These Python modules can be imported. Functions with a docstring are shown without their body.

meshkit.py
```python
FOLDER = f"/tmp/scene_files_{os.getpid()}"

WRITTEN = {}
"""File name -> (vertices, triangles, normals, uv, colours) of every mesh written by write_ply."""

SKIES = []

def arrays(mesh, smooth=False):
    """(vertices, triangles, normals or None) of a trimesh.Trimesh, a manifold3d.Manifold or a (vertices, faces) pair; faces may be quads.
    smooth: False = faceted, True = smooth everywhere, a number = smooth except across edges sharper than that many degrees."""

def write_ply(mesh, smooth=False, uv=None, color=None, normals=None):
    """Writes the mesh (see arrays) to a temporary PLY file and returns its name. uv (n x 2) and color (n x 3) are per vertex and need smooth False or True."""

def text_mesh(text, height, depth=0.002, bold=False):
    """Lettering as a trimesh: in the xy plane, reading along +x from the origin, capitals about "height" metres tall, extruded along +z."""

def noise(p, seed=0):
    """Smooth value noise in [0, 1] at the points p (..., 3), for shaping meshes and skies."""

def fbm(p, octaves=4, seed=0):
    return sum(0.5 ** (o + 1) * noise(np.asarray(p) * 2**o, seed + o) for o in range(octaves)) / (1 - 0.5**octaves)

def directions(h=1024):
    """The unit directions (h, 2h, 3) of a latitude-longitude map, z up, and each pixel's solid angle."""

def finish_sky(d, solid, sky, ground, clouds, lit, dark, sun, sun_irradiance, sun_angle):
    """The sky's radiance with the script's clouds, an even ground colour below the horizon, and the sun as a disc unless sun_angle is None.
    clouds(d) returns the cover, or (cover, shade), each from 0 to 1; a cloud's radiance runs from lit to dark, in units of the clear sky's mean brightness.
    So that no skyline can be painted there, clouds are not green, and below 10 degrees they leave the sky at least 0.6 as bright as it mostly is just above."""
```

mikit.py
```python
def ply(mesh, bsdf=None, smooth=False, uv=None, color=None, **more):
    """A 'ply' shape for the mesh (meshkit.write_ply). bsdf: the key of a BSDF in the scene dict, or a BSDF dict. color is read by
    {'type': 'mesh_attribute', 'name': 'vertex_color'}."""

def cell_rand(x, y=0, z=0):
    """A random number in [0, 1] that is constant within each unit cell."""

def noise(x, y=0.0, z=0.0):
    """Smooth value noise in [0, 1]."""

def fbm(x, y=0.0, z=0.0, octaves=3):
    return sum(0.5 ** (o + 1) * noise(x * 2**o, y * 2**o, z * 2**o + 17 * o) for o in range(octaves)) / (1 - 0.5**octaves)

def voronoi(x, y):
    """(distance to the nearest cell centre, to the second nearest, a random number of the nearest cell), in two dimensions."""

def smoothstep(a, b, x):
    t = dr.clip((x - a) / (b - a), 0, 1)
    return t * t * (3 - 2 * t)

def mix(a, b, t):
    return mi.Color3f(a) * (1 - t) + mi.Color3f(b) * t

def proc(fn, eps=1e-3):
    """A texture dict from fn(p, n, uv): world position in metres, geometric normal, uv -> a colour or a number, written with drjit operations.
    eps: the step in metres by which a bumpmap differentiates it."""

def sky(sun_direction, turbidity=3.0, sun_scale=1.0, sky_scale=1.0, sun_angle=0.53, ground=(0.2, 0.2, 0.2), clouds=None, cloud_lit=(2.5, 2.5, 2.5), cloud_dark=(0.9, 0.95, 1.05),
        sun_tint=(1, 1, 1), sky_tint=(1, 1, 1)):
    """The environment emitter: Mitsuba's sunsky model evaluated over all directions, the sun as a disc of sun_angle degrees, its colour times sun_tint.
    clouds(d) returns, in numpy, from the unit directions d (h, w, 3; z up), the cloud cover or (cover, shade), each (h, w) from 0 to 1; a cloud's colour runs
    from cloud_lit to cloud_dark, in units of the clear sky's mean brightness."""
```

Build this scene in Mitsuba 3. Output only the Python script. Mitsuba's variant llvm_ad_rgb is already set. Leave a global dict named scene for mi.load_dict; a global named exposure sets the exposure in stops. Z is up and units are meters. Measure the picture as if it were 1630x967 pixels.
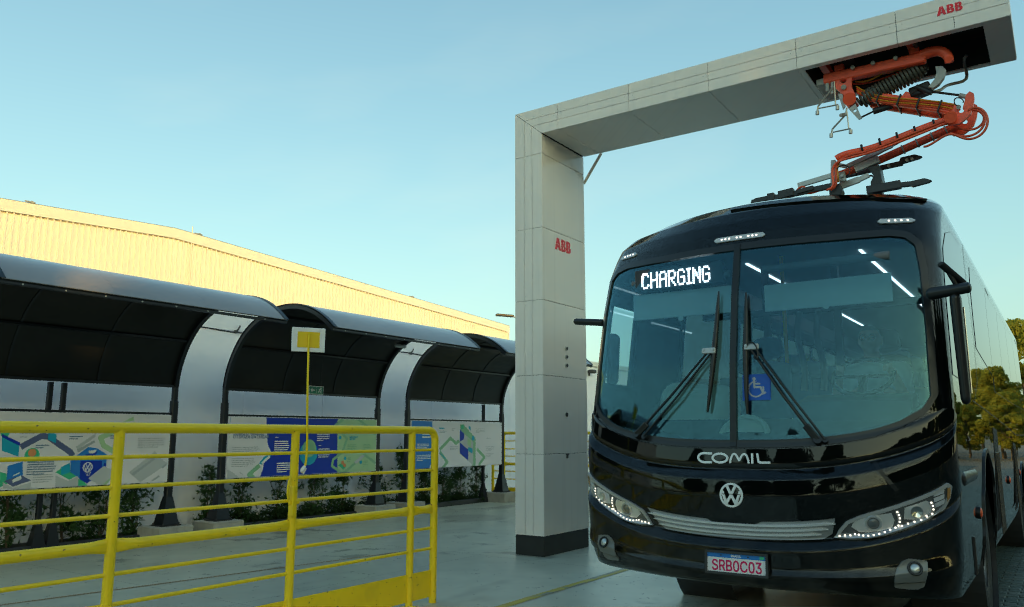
import math, random
import numpy as np, trimesh, drjit as dr, mitsuba as mi, mikit, meshkit
from shapely.geometry import Polygon, LineString, Point, box as sbox
from shapely import affinity
from shapely.ops import unary_union
from shapely.prepared import prep
T = mi.ScalarTransform4f
scene, labels = {}, {}
rng = np.random.default_rng(7)

# ------------------------------------------------------------------ camera, sky, exposure
PITCH, YAW = math.atan2(209.5, 1268.0), math.radians(34.6)
FW = [-math.sin(YAW) * math.cos(PITCH), math.cos(YAW) * math.cos(PITCH), math.sin(PITCH)]
EYE = [0.0, 0.0, 1.5]
scene['camera'] = {'type': 'perspective', 'fov': 65.46, 'fov_axis': 'x', 'near_clip': 0.05, 'far_clip': 2000.0,
                   'to_world': T().look_at(origin=EYE, target=[e + f for e, f in zip(EYE, FW)], up=[0, 0, 1])}
SUN_EL, SUN_AZ = math.radians(6.0), math.atan2(-0.50, 0.87)
SUN = [math.cos(SUN_EL) * math.cos(SUN_AZ), math.cos(SUN_EL) * math.sin(SUN_AZ), math.sin(SUN_EL)]


def wisps(d):
    az = np.arctan2(d[..., 1], d[..., 0]); el = np.arcsin(np.clip(d[..., 2], -1, 1))
    q = np.stack([az * 5, el * 16 + az * 3, az * 0], -1)
    n = meshkit.fbm(q, 5, 3)
    band = np.exp(-((el - 0.30) / 0.24) ** 2)
    return np.clip((n - 0.54) * 2.2, 0, 1) * band * 0.10


scene['sky'] = mikit.sky(SUN, turbidity=5.2, sun_scale=0.56, sky_scale=1.0, sky_tint=(0.69, 0.985, 1.07), sun_tint=(0.85, 1.0, 0.95),
                         clouds=wisps, cloud_lit=(2.1, 2.0, 1.5), cloud_dark=(1.2, 1.2, 1.1))
exposure = 3.8

# ------------------------------------------------------------------ helpers


def numbered(key):
    if key not in USED:
        USED[key] = 1
        return key
    k = '%s_%03d' % (key, USED[key]); USED[key] += 1
    return k


USED = {}


def thing(name, label, cat, group=None):
    key = numbered(name)
    labels[key] = {'label': label, 'category': cat}
    if group:
        labels[key]['group'] = group
    return key


def add(parent, name, mesh, mat, smooth=False, label=None, kind=None, **more):
    """one mesh of the scene, a part of parent"""
    key = numbered(parent + '__' + name if parent else name)
    if isinstance(mesh, (list, tuple)) and not isinstance(mesh[0], np.ndarray):
        mesh = trimesh.util.concatenate([tm(m) for m in mesh])
    scene[key] = mikit.ply(mesh, mat, smooth=smooth, **more)
    if label or kind:
        labels[key] = {}
        if label: labels[key]['label'] = label
        if kind: labels[key]['kind'] = kind
    return key


def tm(m):
    if isinstance(m, trimesh.Trimesh):
        return m
    v, f, _ = meshkit.arrays(m)
    return trimesh.Trimesh(v, f, process=False)


def box(x0, x1, y0, y1, z0, z1, c=0.0):
    """a box, chamfered by c"""
    if c <= 0:
        b = trimesh.creation.box((x1 - x0, y1 - y0, z1 - z0))
        b.apply_translation(((x0 + x1) / 2, (y0 + y1) / 2, (z0 + z1) / 2))
        return b
    h = np.array([x1 - x0, y1 - y0, z1 - z0]) / 2
    pts = []
    for s in np.ndindex(2, 2, 2):
        s = np.array(s) * 2 - 1
        for k in range(3):
            q = h - c; q[k] = h[k]
            pts.append(s * q)
    b = trimesh.convex.convex_hull(np.array(pts))
    b.apply_translation(((x0 + x1) / 2, (y0 + y1) / 2, (z0 + z1) / 2))
    return b


def frame(o, xd, yd):
    x = np.asarray(xd, float); x /= np.linalg.norm(x)
    z = np.cross(x, np.asarray(yd, float)); z /= np.linalg.norm(z)
    M = np.eye(4); M[:3, 0], M[:3, 1], M[:3, 2], M[:3, 3] = x, np.cross(z, x), z, o
    return M


def put(mesh, o, xd, yd):
    m = mesh.copy(); m.apply_transform(frame(o, xd, yd)); return m


def tube(pts, r, sides=8, caps=True):
    """round tube along a polyline, r a number or one per point"""
    p = np.asarray(pts, float)
    n = len(p)
    t = np.zeros_like(p)
    t[1:-1] = p[2:] - p[:-2]; t[0] = p[1] - p[0]; t[-1] = p[-1] - p[-2]
    t /= np.linalg.norm(t, axis=1, keepdims=True) + 1e-12
    a = np.cross(t[0], [0, 0, 1.0] if abs(t[0][2]) < 0.9 else [1.0, 0, 0]); a /= np.linalg.norm(a)
    A = []
    for i in range(n):
        a = a - t[i] * (a @ t[i]); a /= np.linalg.norm(a); A.append(a)
    A = np.array(A); B = np.cross(t, A)
    ang = np.arange(sides) * 2 * np.pi / sides
    rr = np.broadcast_to(r, (n,))[:, None, None]
    v = p[:, None] + rr * (np.cos(ang)[None, :, None] * A[:, None] + np.sin(ang)[None, :, None] * B[:, None])
    i, j = np.meshgrid(np.arange(n - 1), np.arange(sides), indexing='ij')
    j2 = (j + 1) % sides
    q = np.stack([i * sides + j, i * sides + j2, (i + 1) * sides + j2, (i + 1) * sides + j], -1).reshape(-1, 4)
    f = np.vstack([q[:, [0, 1, 2]], q[:, [0, 2, 3]]])
    v = v.reshape(-1, 3)
    if caps:
        v = np.vstack([v, p[:1], p[-1:]])
        k = np.arange(sides)
        f = np.vstack([f, np.stack([(k + 1) % sides, k, k * 0 + len(v) - 2], 1),
                       np.stack([k + (n - 1) * sides, (k + 1) % sides + (n - 1) * sides, k * 0 + len(v) - 1], 1)])
    return trimesh.Trimesh(v, f, process=False)


def bar(p, q, w, h, up=(0, 0, 1), c=0.004):
    """rectangular bar from p to q, w across, h along up"""
    p, q = np.asarray(p, float), np.asarray(q, float)
    L = np.linalg.norm(q - p)
    b = box(0, L, -w / 2, w / 2, -h / 2, h / 2, min(c, w * .3, h * .3))
    x = (q - p) / L
    if np.linalg.norm(np.cross(up, x)) < .05: up = (0, 1, 0)
    y = np.cross(up, x)
    return put(b, p, x, y)


def smooth_path(pts, n=24):
    from scipy.interpolate import CubicSpline
    p = np.asarray(pts, float)
    d = np.r_[0, np.cumsum(np.linalg.norm(np.diff(p, axis=0), axis=1))]
    return CubicSpline(d, p)(np.linspace(0, d[-1], n))


def cyl(p, q, r, sides=14):
    return tube([p, q], r, sides)


def extrude(poly, h):
    geoms = getattr(poly, 'geoms', [poly])
    return trimesh.util.concatenate([trimesh.creation.extrude_polygon(g, h, engine='earcut') for g in geoms if g.area > 1e-9])


def plate(poly, o, xd, yd, th):
    """polygon in the plane (xd, yd) at o, th thick along its normal"""
    return put(extrude(poly, th), o, xd, yd)


# ------------------------------------------------------------------ materials
def rgb(*c):
    return {'type': 'rgb', 'value': list(c)}


def mat(key, base, rough=0.5, metal=0.0, spec=0.5, cc=0.0, bump=None, bscale=0.002, rproc=None):
    b = {'type': 'principled', 'base_color': base if isinstance(base, dict) else rgb(*base), 'roughness': rproc or rough, 'metallic': metal, 'specular': spec}
    if cc:
        b['clearcoat'] = cc; b['clearcoat_gloss'] = 0.97
    if bump:
        b = {'type': 'bumpmap', 'arbitrary': bump, 'scale': bscale, 'bsdf': b}
    scene[key] = {'type': 'twosided', 'bsdf': b}
    return key


N, F, mix, sstep = mikit.noise, mikit.fbm, mikit.mix, mikit.smoothstep


def worn(c, amt=0.12, s=3.0, dirt=None):
    """a paint colour with slight broad unevenness and fine dirt"""
    def fn(p, n, uv):
        g = F(p.x * s, p.y * s, p.z * s, 4)
        k = 1 + amt * (g - 0.5) * 2
        col = mi.Color3f(*c) * k
        if dirt is not None:
            d = sstep(0.55, 0.8, F(p.x * s * 2.3 + 9, p.y * s * 2.3, p.z * s * .6, 4))
            col = mix(col, mi.Color3f(*dirt), d * 0.35)
        return col
    return mikit.proc(fn)


def panel_col(p, n, uv):
    g = F(p.x * 1.3, p.y * 1.3, p.z * 1.3, 4)
    st = sstep(.55, .85, F((p.x + p.y) * 22, p.z * .7, 2.0, 4))
    return mi.Color3f(0.85, 0.775, 0.715) * (0.97 + .06 * g) * (1 - .045 * st)


mat('m_panel', mikit.proc(panel_col), 0.17, spec=0.5)
mat('m_core', (0.05, 0.05, 0.05), 0.6)
mat('m_plinth', worn((0.018, 0.02, 0.02), 0.3, 8), 0.45)
mat('m_cavity', worn((0.025, 0.03, 0.025), 0.3, 5), 0.5)
mat('m_red', (0.80, 0.02, 0.035), 0.4)
mat('m_orange', worn((0.97, 0.12, 0.05), 0.10, 9), 0.35)
mat('m_hose', (0.72, 0.10, 0.04), 0.45)
mat('m_cable', (0.70, 0.30, 0.03), 0.5)
mat('m_steel', worn((0.48, 0.48, 0.46), 0.1, 10), 0.38, metal=0.55)
mat('m_galv', worn((0.42, 0.42, 0.40), 0.12, 12), 0.5, metal=0.3)
mat('m_spring', worn((0.075, 0.075, 0.06), 0.2, 10), 0.42)
mat('m_bright', (0.82, 0.82, 0.82), 0.30, metal=0.55)
mat('m_dark', worn((0.03, 0.032, 0.035), 0.2, 10), 0.42)
mat('m_black', (0.012, 0.013, 0.014), 0.35)
mat('m_rubber', (0.012, 0.012, 0.013), 0.55)


def coach_col(p, n, uv):
    d = sstep(1.15, .45, p.z + .5 * (F(p.x * 2, p.y * 2, p.z * 2, 4) - .5)) * sstep(.35, .65, F(p.x * 7, p.y * 7, p.z * 3, 4))
    return mix(mi.Color3f(.0025, .0035, .0035), mi.Color3f(.022, .021, .017), d)


scene['m_coach'] = {'type': 'twosided', 'bsdf': {'type': 'bumpmap', 'arbitrary': mikit.proc(lambda p, n, uv: F(p.x * 1.6, p.y * 1.6, p.z * 1.6, 2), eps=0.01), 'scale': 0.0011,
                    'bsdf': {'type': 'plastic', 'int_ior': 1.5, 'diffuse_reflectance': mikit.proc(coach_col)}}}
scene['m_gloss'] = {'type': 'twosided', 'bsdf': {'type': 'plastic', 'int_ior': 1.55, 'diffuse_reflectance': rgb(.003, .004, .004)}}
mat('m_satin', (0.02, 0.021, 0.022), 0.3)
mat('m_chrome', (0.80, 0.80, 0.80), 0.12, metal=1.0)
mat('m_silver', (0.52, 0.53, 0.54), 0.30, metal=0.5)
mat('m_lampgrey', (0.30, 0.31, 0.32), 0.28, metal=0.4)
mat('m_lampdark', (0.10, 0.105, 0.11), 0.25, metal=0.3)


def yellow_col(p, n, uv):
    g = F(p.x * 4, p.y * 4, p.z * 4, 4)
    c = mi.Color3f(0.90, 0.64, 0.010) * (.93 + .14 * g)
    c = mix(c, mi.Color3f(.50, .34, .04), sstep(.58, .78, F(p.x * 9 + 5, p.y * 9, p.z * 5, 4)) * .14)
    chip = sstep(.80, .82, F(p.x * 38, p.y * 38, p.z * 38, 3))
    return mix(c, mi.Color3f(.16, .09, .05), chip * .85)


mat('m_yellow', mikit.proc(yellow_col), 0.33)
mat('m_wall', worn((0.87, 0.86, 0.90), 0.05, .8), 0.55, bump=mikit.proc(lambda p, n, uv: F(p.y * 1.3, p.z * 0.7, 2.0, 4), eps=0.01), bscale=0.035)
mat('m_concrete', worn((0.36, 0.35, 0.31), 0.18, 9, (0.2, 0.19, 0.17)), 0.8)
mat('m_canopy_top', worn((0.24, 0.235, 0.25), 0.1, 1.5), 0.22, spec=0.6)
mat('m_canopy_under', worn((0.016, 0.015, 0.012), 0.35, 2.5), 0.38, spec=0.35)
mat('m_frame', worn((0.012, 0.015, 0.02), 0.15, 8), 0.32)
mat('m_cladding', worn((0.80, 0.76, 0.68), 0.05, .5), 0.5)
mat('m_shade_line', worn((0.42, 0.37, 0.29), 0.15, 2), 0.7)  # dark tone standing in for shade at the sheet joints and under the fascia
mat('m_trim', (0.80, 0.77, 0.69), 0.5)
mat('m_roof', (0.42, 0.42, 0.40), 0.6)
mat('m_bark', worn((0.10, 0.075, 0.05), 0.35, 6), 0.9)
mat('m_soil', worn((0.02, 0.018, 0.014), 0.5, 12), 0.95)
mat('m_white', (0.78, 0.78, 0.78), 0.45)
mat('m_board', (0.78, 0.75, 0.80), 0.4)
mat('m_signyellow', (0.82, 0.55, 0.01), 0.4)
mat('m_signgreen', (0.02, 0.20, 0.12), 0.4)
mat('m_paving', worn((0.055, 0.075, 0.062), 0.3, 1.2), 0.55)
mat('m_seat', worn((0.02, 0.05, 0.10), 0.2, 14), 0.8)
mat('m_blind', (0.62, 0.64, 0.60), 0.7)
mat('m_cream', (0.55, 0.50, 0.36), 0.6)
mat('m_interior', (0.15, 0.155, 0.16), 0.7)
mat('m_dash', worn((0.035, 0.04, 0.045), 0.15, 9), 0.55)
mat('m_skin', worn((0.50, 0.29, 0.20), 0.08, 25), 0.55)
mat('m_shirt', (0.55, 0.58, 0.60), 0.8)
mat('m_hair', (0.20, 0.19, 0.18), 0.7)
mat('m_trousers', (0.02, 0.025, 0.04), 0.8)
mat('m_plate', (0.74, 0.74, 0.75), 0.4)
mat('m_plateblue', (0.01, 0.17, 0.55), 0.4)
mat('m_platetext', (0.60, 0.01, 0.10), 0.4)
mat('m_blue', (0.004, 0.10, 0.50), 0.4)
mat('m_amber', (0.75, 0.10, 0.02), 0.2, cc=1.0)
PRINT = {'royal': (0.003, 0.035, 0.42), 'sky': (0.02, 0.20, 0.62), 'teal': (0.01, 0.36, 0.55), 'mint': (0.05, 0.50, 0.27), 'sage': (0.25, 0.50, 0.30),
         'pale_green': (0.42, 0.62, 0.36), 'slate': (0.10, 0.13, 0.27), 'grey': (0.40, 0.43, 0.47), 'pale_grey': (0.52, 0.54, 0.57), 'text': (0.14, 0.22, 0.36),
         'white': (0.78, 0.79, 0.82), 'orange': (0.70, 0.28, 0.12)}
for k, c in PRINT.items():
    mat('m_print_' + k, c, 0.4)
scene['m_windscreen'] = {'type': 'thindielectric', 'int_ior': 1.72, 'specular_transmittance': rgb(0.40, 0.60, 0.66), 'specular_reflectance': rgb(0.34, 0.76, 0.90)}
scene['m_sideglass'] = {'type': 'thindielectric', 'int_ior': 1.52, 'specular_transmittance': rgb(0.10, 0.12, 0.12)}
scene['m_clearglass'] = {'type': 'thindielectric', 'int_ior': 1.5, 'specular_transmittance': rgb(0.8, 0.85, 0.85)}
scene['m_lens'] = {'type': 'thindielectric', 'int_ior': 1.5}
for k, c, tr in (('m_leaf', (0.075, 0.10, 0.025), 0.5), ('m_leaf_warm', (0.36, 0.37, 0.065), 0.6), ('m_leaf_dark', (0.03, 0.055, 0.022), 0.35), ('m_leaf_shrub', (0.05, 0.10, 0.035), 0.4)):
    scene[k] = {'type': 'principledthin', 'base_color': worn(c, 0.45, 1.7), 'roughness': 0.5, 'diff_trans': tr * 2, 'spec_trans': 0.0}


def glow(c, k):
    return {'emitter': {'type': 'area', 'radiance': rgb(*[x * k for x in c])}}


# ------------------------------------------------------------------ the setting


def floor_col(p, n, uv):
    a = F(p.x * .45, p.y * .3, 0.3, 5)
    b = F(p.x * 5, p.y * 5, 1.7, 4)
    c = mix(mi.Color3f(0.43, 0.425, 0.335), mi.Color3f(0.53, 0.52, 0.41), sstep(.3, .7, a))
    c = c * (0.9 + 0.2 * b)
    st = sstep(0.60, 0.74, F(p.x * 1.1 + 4, p.y * .5 + 7, 3.1, 5))
    c = mix(c, mi.Color3f(0.22, 0.20, 0.16), st * .45)
    jx = dr.abs(p.x + 6.3 - 3.6 * dr.round((p.x + 6.3) / 3.6)); jy = dr.abs(p.y - 1.2 - 3.6 * dr.round((p.y - 1.2) / 3.6))
    c = mix(c, mi.Color3f(0.13, 0.12, 0.10), (1 - sstep(.004, .009, dr.minimum(jx, jy))) * .3)
    ty = sstep(.52, .7, F(p.x * 6, p.y * .35, 6.0, 3)) * sstep(.35, .1, dr.abs(dr.abs(p.x + 1.9) - 1.0))
    c = mix(c, mi.Color3f(0.12, 0.115, 0.10), ty * .45)
    ol = sstep(.60, .70, F(p.x * .9 + 3, p.y * .9, 11.0, 4)) * sstep(.5, .7, F(p.x * 4, p.y * 4, 12.0, 3))
    c = mix(c, mi.Color3f(0.10, 0.095, 0.08), ol * .5)
    sp = sstep(0.78, 0.84, F(p.x * 14, p.y * 14, 5.0, 3))
    return mix(c, mi.Color3f(0.10, 0.10, 0.085), sp * .5)


def floor_rough(p, n, uv):
    return 0.20 + 0.30 * F(p.x * .9, p.y * .7, 8.0, 4)


mat('m_floor', mikit.proc(floor_col), rproc=mikit.proc(floor_rough), spec=0.45, bump=mikit.proc(lambda p, n, uv: F(p.x * 2.5, p.y * 2.5, 4.0, 4), eps=0.01), bscale=0.004)


def ground_col(p, n, uv):
    a = F(p.x * .12, p.y * .12, 0.3, 4)
    return mix(mi.Color3f(0.10, 0.10, 0.085), mi.Color3f(0.16, 0.15, 0.12), a) * (0.8 + 0.4 * F(p.x * 3, p.y * 3, 2.0, 3))


mat('m_ground', mikit.proc(ground_col), 0.85)


def sheet(name, x0, x1, y0, y1, z, m, **k):
    add('', name, (np.array([[x0, y0, z], [x1, y0, z], [x1, y1, z], [x0, y1, z]], float), np.array([[0, 1, 2, 3]])), m, kind='structure', **k)


sheet('ground', -400, 400, -400, 400, -0.012, 'm_ground')
sheet('concrete_floor', -11.75, -1.35, -14, 46, 0.0, 'm_floor')
sheet('pavement', -1.35, 9.0, -14, 46, -0.030, 'm_soil')


def line_wear(p, n, uv):
    w = sstep(.50, .68, F(p.x * 9, p.y * 4, 1.0, 4))
    return mix(mi.Color3f(0.52, 0.38, 0.05), mi.Color3f(0.27, 0.26, 0.19), w)


mat('m_line', mikit.proc(line_wear), 0.5)
mat('m_line_faint', worn((0.34, 0.22, 0.12), 0.3, 4), 0.5)
add('', 'lane_line', (np.array([[-4.32, -2, .004], [-4.22, -2, .004], [-4.22, 16, .004], [-4.32, 16, .004]]), np.array([[0, 1, 2, 3]])), 'm_line', kind='structure')
add('', 'lane_line', (np.array([[-8.1, 3, .004], [-8.06, 3, .004], [-7.2, 8.5, .004], [-7.24, 8.5, .004]]), np.array([[0, 1, 2, 3]])), 'm_line_faint', kind='structure')

# pavers to the right of the coach: the nearest as parts of the pavement, the rest as one part
pav = [mat('m_paver_%d' % i, worn(c, .25, 6), 0.5, spec=.4) for i, c in enumerate([(0.055, 0.076, 0.062), (0.066, 0.086, 0.070), (0.045, 0.064, 0.054), (0.076, 0.090, 0.074)])]
paver = [mikit.ply(box(-.098, .098, -.048, .048, -.03, 0.0, .006), m) for m in pav]
cells = []
for j in range(int(27.0 / .104)):
    for i in range(int(4.0 / .204) + 1):
        cells.append((-1.24 + i * .204 + (j % 2) * .102, -1.0 + j * .104))
cells.sort(key=lambda c: (abs(c[0] + .35) * 6.0 if 5.5 < c[1] < 14 and c[0] > -.8 else 99) + c[1] * .2)
for x, y in cells[:300]:
    k = numbered('pavement__paver')
    scene[k] = {**paver[int(rng.integers(4))], 'to_world': T().translate([x, y, rng.uniform(-.003, .003)]).rotate([0, 0, 1], rng.uniform(-1, 1))}
rest = []
b0 = box(-.098, .098, -.048, .048, -.03, 0.0)
for x, y in cells[300:]:
    m = b0.copy(); m.apply_translation((x, y, rng.uniform(-.003, .003))); rest.append(m)
add('pavement', 'far_pavers', rest, 'm_paver_0', kind='stuff')
add('pavement', 'outer_paving', box(2.75, 9.0, -14, 46, -.03, 0.001), 'm_paving')

# ------------------------------------------------------------------ trees (three kinds shared by instances)


def tree_meshes(seed, H, R, nclump, nleaf, leaf, base=0.22):
    g = np.random.default_rng(seed)
    limbs = [tube(smooth_path([(0, 0, -.2), (g.normal(0, .1), g.normal(0, .1), H * .3), (g.normal(0, .25), g.normal(0, .25), H * .62), (g.normal(0, .3), g.normal(0, .3), H * .86)], 9),
                  np.linspace(H * .024, H * .006, 9), 8)]
    cs, rs = [], []
    for i in range(nclump):
        z = g.uniform(base, 1.0)
        prof = math.sin(math.pi * min(1, max(0.06, (z - base) / (1.02 - base))) ** .72) * .95 + .08
        a = g.uniform(0, 2 * math.pi); r = R * prof * math.sqrt(g.uniform(.12, 1.0))
        c = np.array([r * math.cos(a), r * math.sin(a), H * z])
        cs.append(c); rs.append(R * g.uniform(.16, .34))
        if i % 3 == 0:
            s = np.array([0, 0, max(H * .18, c[2] - r * .9)])
            limbs.append(tube(smooth_path([s, (s + c) / 2 + [0, 0, r * .12], c], 5), np.linspace(H * .008, H * .002, 5), 5))
    cs, rs = np.array(cs), np.array(rs)
    k = g.integers(0, nclump, nleaf)
    d = g.normal(size=(nleaf, 3)); d /= np.linalg.norm(d, axis=1, keepdims=True)
    p = cs[k] + d * (rs[k] * g.uniform(.35, 1.0, nleaf) ** .5)[:, None] * [1, 1, .75]
    u = g.normal(size=(nleaf, 3)); u /= np.linalg.norm(u, axis=1, keepdims=True)
    w = np.cross(u, g.normal(size=(nleaf, 3))); w /= np.linalg.norm(w, axis=1, keepdims=True)
    s = leaf * g.uniform(.6, 1.3, nleaf)[:, None]
    v = np.stack([p - u * s, p + w * s * .45, p + u * s, p - w * s * .45], 1).reshape(-1, 3)
    f = np.arange(nleaf)[:, None] * 4 + [0, 1, 2, 3]
    return trimesh.util.concatenate(limbs), (v, f)


for i, (H, R, nc, nl, lf, ml) in enumerate([(10, 3.4, 90, 34000, .17, 'm_leaf'), (10, 2.9, 80, 30000, .16, 'm_leaf_warm'), (10, 3.9, 100, 36000, .18, 'm_leaf_dark')]):
    trunk, crown = tree_meshes(50 + i, H, R, nc, nl, lf)
    scene['tree_kind_%d' % i] = {'type': 'shapegroup', 'trunk': mikit.ply(trunk, 'm_bark', smooth=60), 'crown': mikit.ply(crown, ml)}


def tree(kind, x, y, H, rot, label, group=None, wide=1.0):
    k = thing('tree', label, 'tree', group)
    s = H / 10
    scene[k] = {'type': 'instance', 'group': {'type': 'ref', 'id': 'tree_kind_%d' % kind}, 'to_world': T().translate([x, y, 0]).rotate([0, 0, 1], rot).scale([s * wide, s * wide, s])}


# the wood beyond the coach, seen past its rear corner and in its side
tree(1, -2.2, 58, 8.2, 40, 'yellow-green sunlit tree seen past the rear corner of the coach')
for i, (x, y, H, k) in enumerate([(-7.5, 60, 7.0, 1), (2.4, 61, 5.8, 1), (6.5, 64, 5.6, 0), (-12, 63, 7.5, 0), (11, 66, 6.4, 1), (16, 62, 6.4, 1), (-1, 72, 7.0, 1), (4.5, 76, 6.8, 1), (21, 66, 7, 1), (9, 78, 7, 1), (27, 72, 8, 0), (-17, 66, 7.5, 0)]):
    tree(1, x, y, H, i * 67, 'sunlit tree in the wood beyond the far end of the coach', 'trees beyond the coach')
for i, (x, y) in enumerate(((-4.5, 55), (-2.6, 54), (-.6, 56), (1.6, 55), (4.0, 57), (6.6, 56), (9.4, 58), (12.5, 58), (15.6, 57))):
    tree(1, x, y, 3.4 + .5 * (i % 2), i * 71, 'low sunlit bush at the foot of the wood beyond the coach', 'bushes beyond the coach', 1.25)
# the row on the right that shades the yard, two narrow gaps in it let patches of sun through
ROW = [(-34, 2, 1), (-29.7, 0, 1), (-25.2, 2, 1), (-20.9, 0, 1), (-17.0, 2, .9), (-13.1, 1, .90), (-8.15, 1, .90), (-3.6, 1, .90), (.6, 2, .9), (4.2, 0, 1), (8.4, 2, 1), (12.7, 0, 1), (17, 2, 1), (21.5, 0, 1), (26, 1, 1)]
for i, (y, k, w) in enumerate(ROW):
    tree(k, 21 + (rng.uniform(-1.2, 1.2) if w == 1 else 0), y, (9.9 if w == 1 else 11.0) + rng.uniform(-.2, .6), i * 51, 'tall tree in the row to the right that shades the yard', 'shade trees to the right of the yard', w)
for i, y in enumerate((-36, -31, -26, -22, 2.5, 8, 14, 20)):
    tree((2, 0, 0)[i % 3], 26 + rng.uniform(-1.5, 1.5), y, 10.2 + rng.uniform(-.5, .7), i * 83, 'tall tree in the row to the right that shades the yard', 'shade trees to the right of the yard', 1.0)
for i, (x, y, h) in enumerate(((24.5, -14.5, 6.2), (24.5, -11.8, 6.4), (24.5, -9.0, 6.4), (24.5, -6.4, 6.2), (27, -18, 8.0), (27.5, -14.5, 7.4), (28, -10.5, 6.9), (25, -3.5, 6.6))):  # unseen low trees, added to stop sun leaking below the row's gaps
    tree((2, 0)[i % 2], x, y, h, i * 83 + 20, 'unseen low tree added to block sun under the tall trees right of the yard', 'added low sun-blocking trees to the right of the yard', 1.1)
for i in range(5):
    tree((2, 0, 2)[i % 3], -24 + i * 7.4, -30 + rng.uniform(-2, 2), 8.0 + rng.uniform(-1, 1.5), i * 37, 'tree in the row behind the viewer', 'trees behind the viewer', 1.1)

# ------------------------------------------------------------------ warehouse
wh = thing('warehouse', 'long cream warehouse with ribbed sheet cladding lit by low sun behind the shelters', 'warehouse')
WX, WY0, WY1 = -30.0, -6.0, 43.0


def roof_z(y):
    return 10.02 - 0.056 * abs(y - 18.6)


pitch = .228
nb = int((WY1 - WY0) / pitch)
for i in range(nb):
    y0 = WY0 + i * pitch
    z1 = roof_z(y0 + pitch / 2) - .34
    prof = [(0, 0), (pitch - .062, 0), (pitch - .052, .065), (pitch - .010, .065), (pitch, 0)]
    v = [(WX + dx, y0 + dy, z) for dy, dx in prof for z in (0, z1)]
    f = [[2 * k, 2 * k + 2, 2 * k + 3, 2 * k + 1] for k in range(4)]
    add(wh, 'sheet', (np.array(v), np.array(f)), 'm_cladding')
add(wh, 'wall', [box(WX - 26, WX - .02, WY0, WY1 - .02, 0, 8.2)], 'm_trim')
gable = Polygon([(WY0, 8.2), (WY1 - .02, 8.2), (WY1 - .02, roof_z(WY1) - .1), (18.6, roof_z(18.6) - .1), (WY0, roof_z(WY0) - .1)])
add(wh, 'gable', plate(gable, (WX - .1, 0, 0), (0, 1, 0), (0, 0, 1), .08), 'm_trim')
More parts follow.
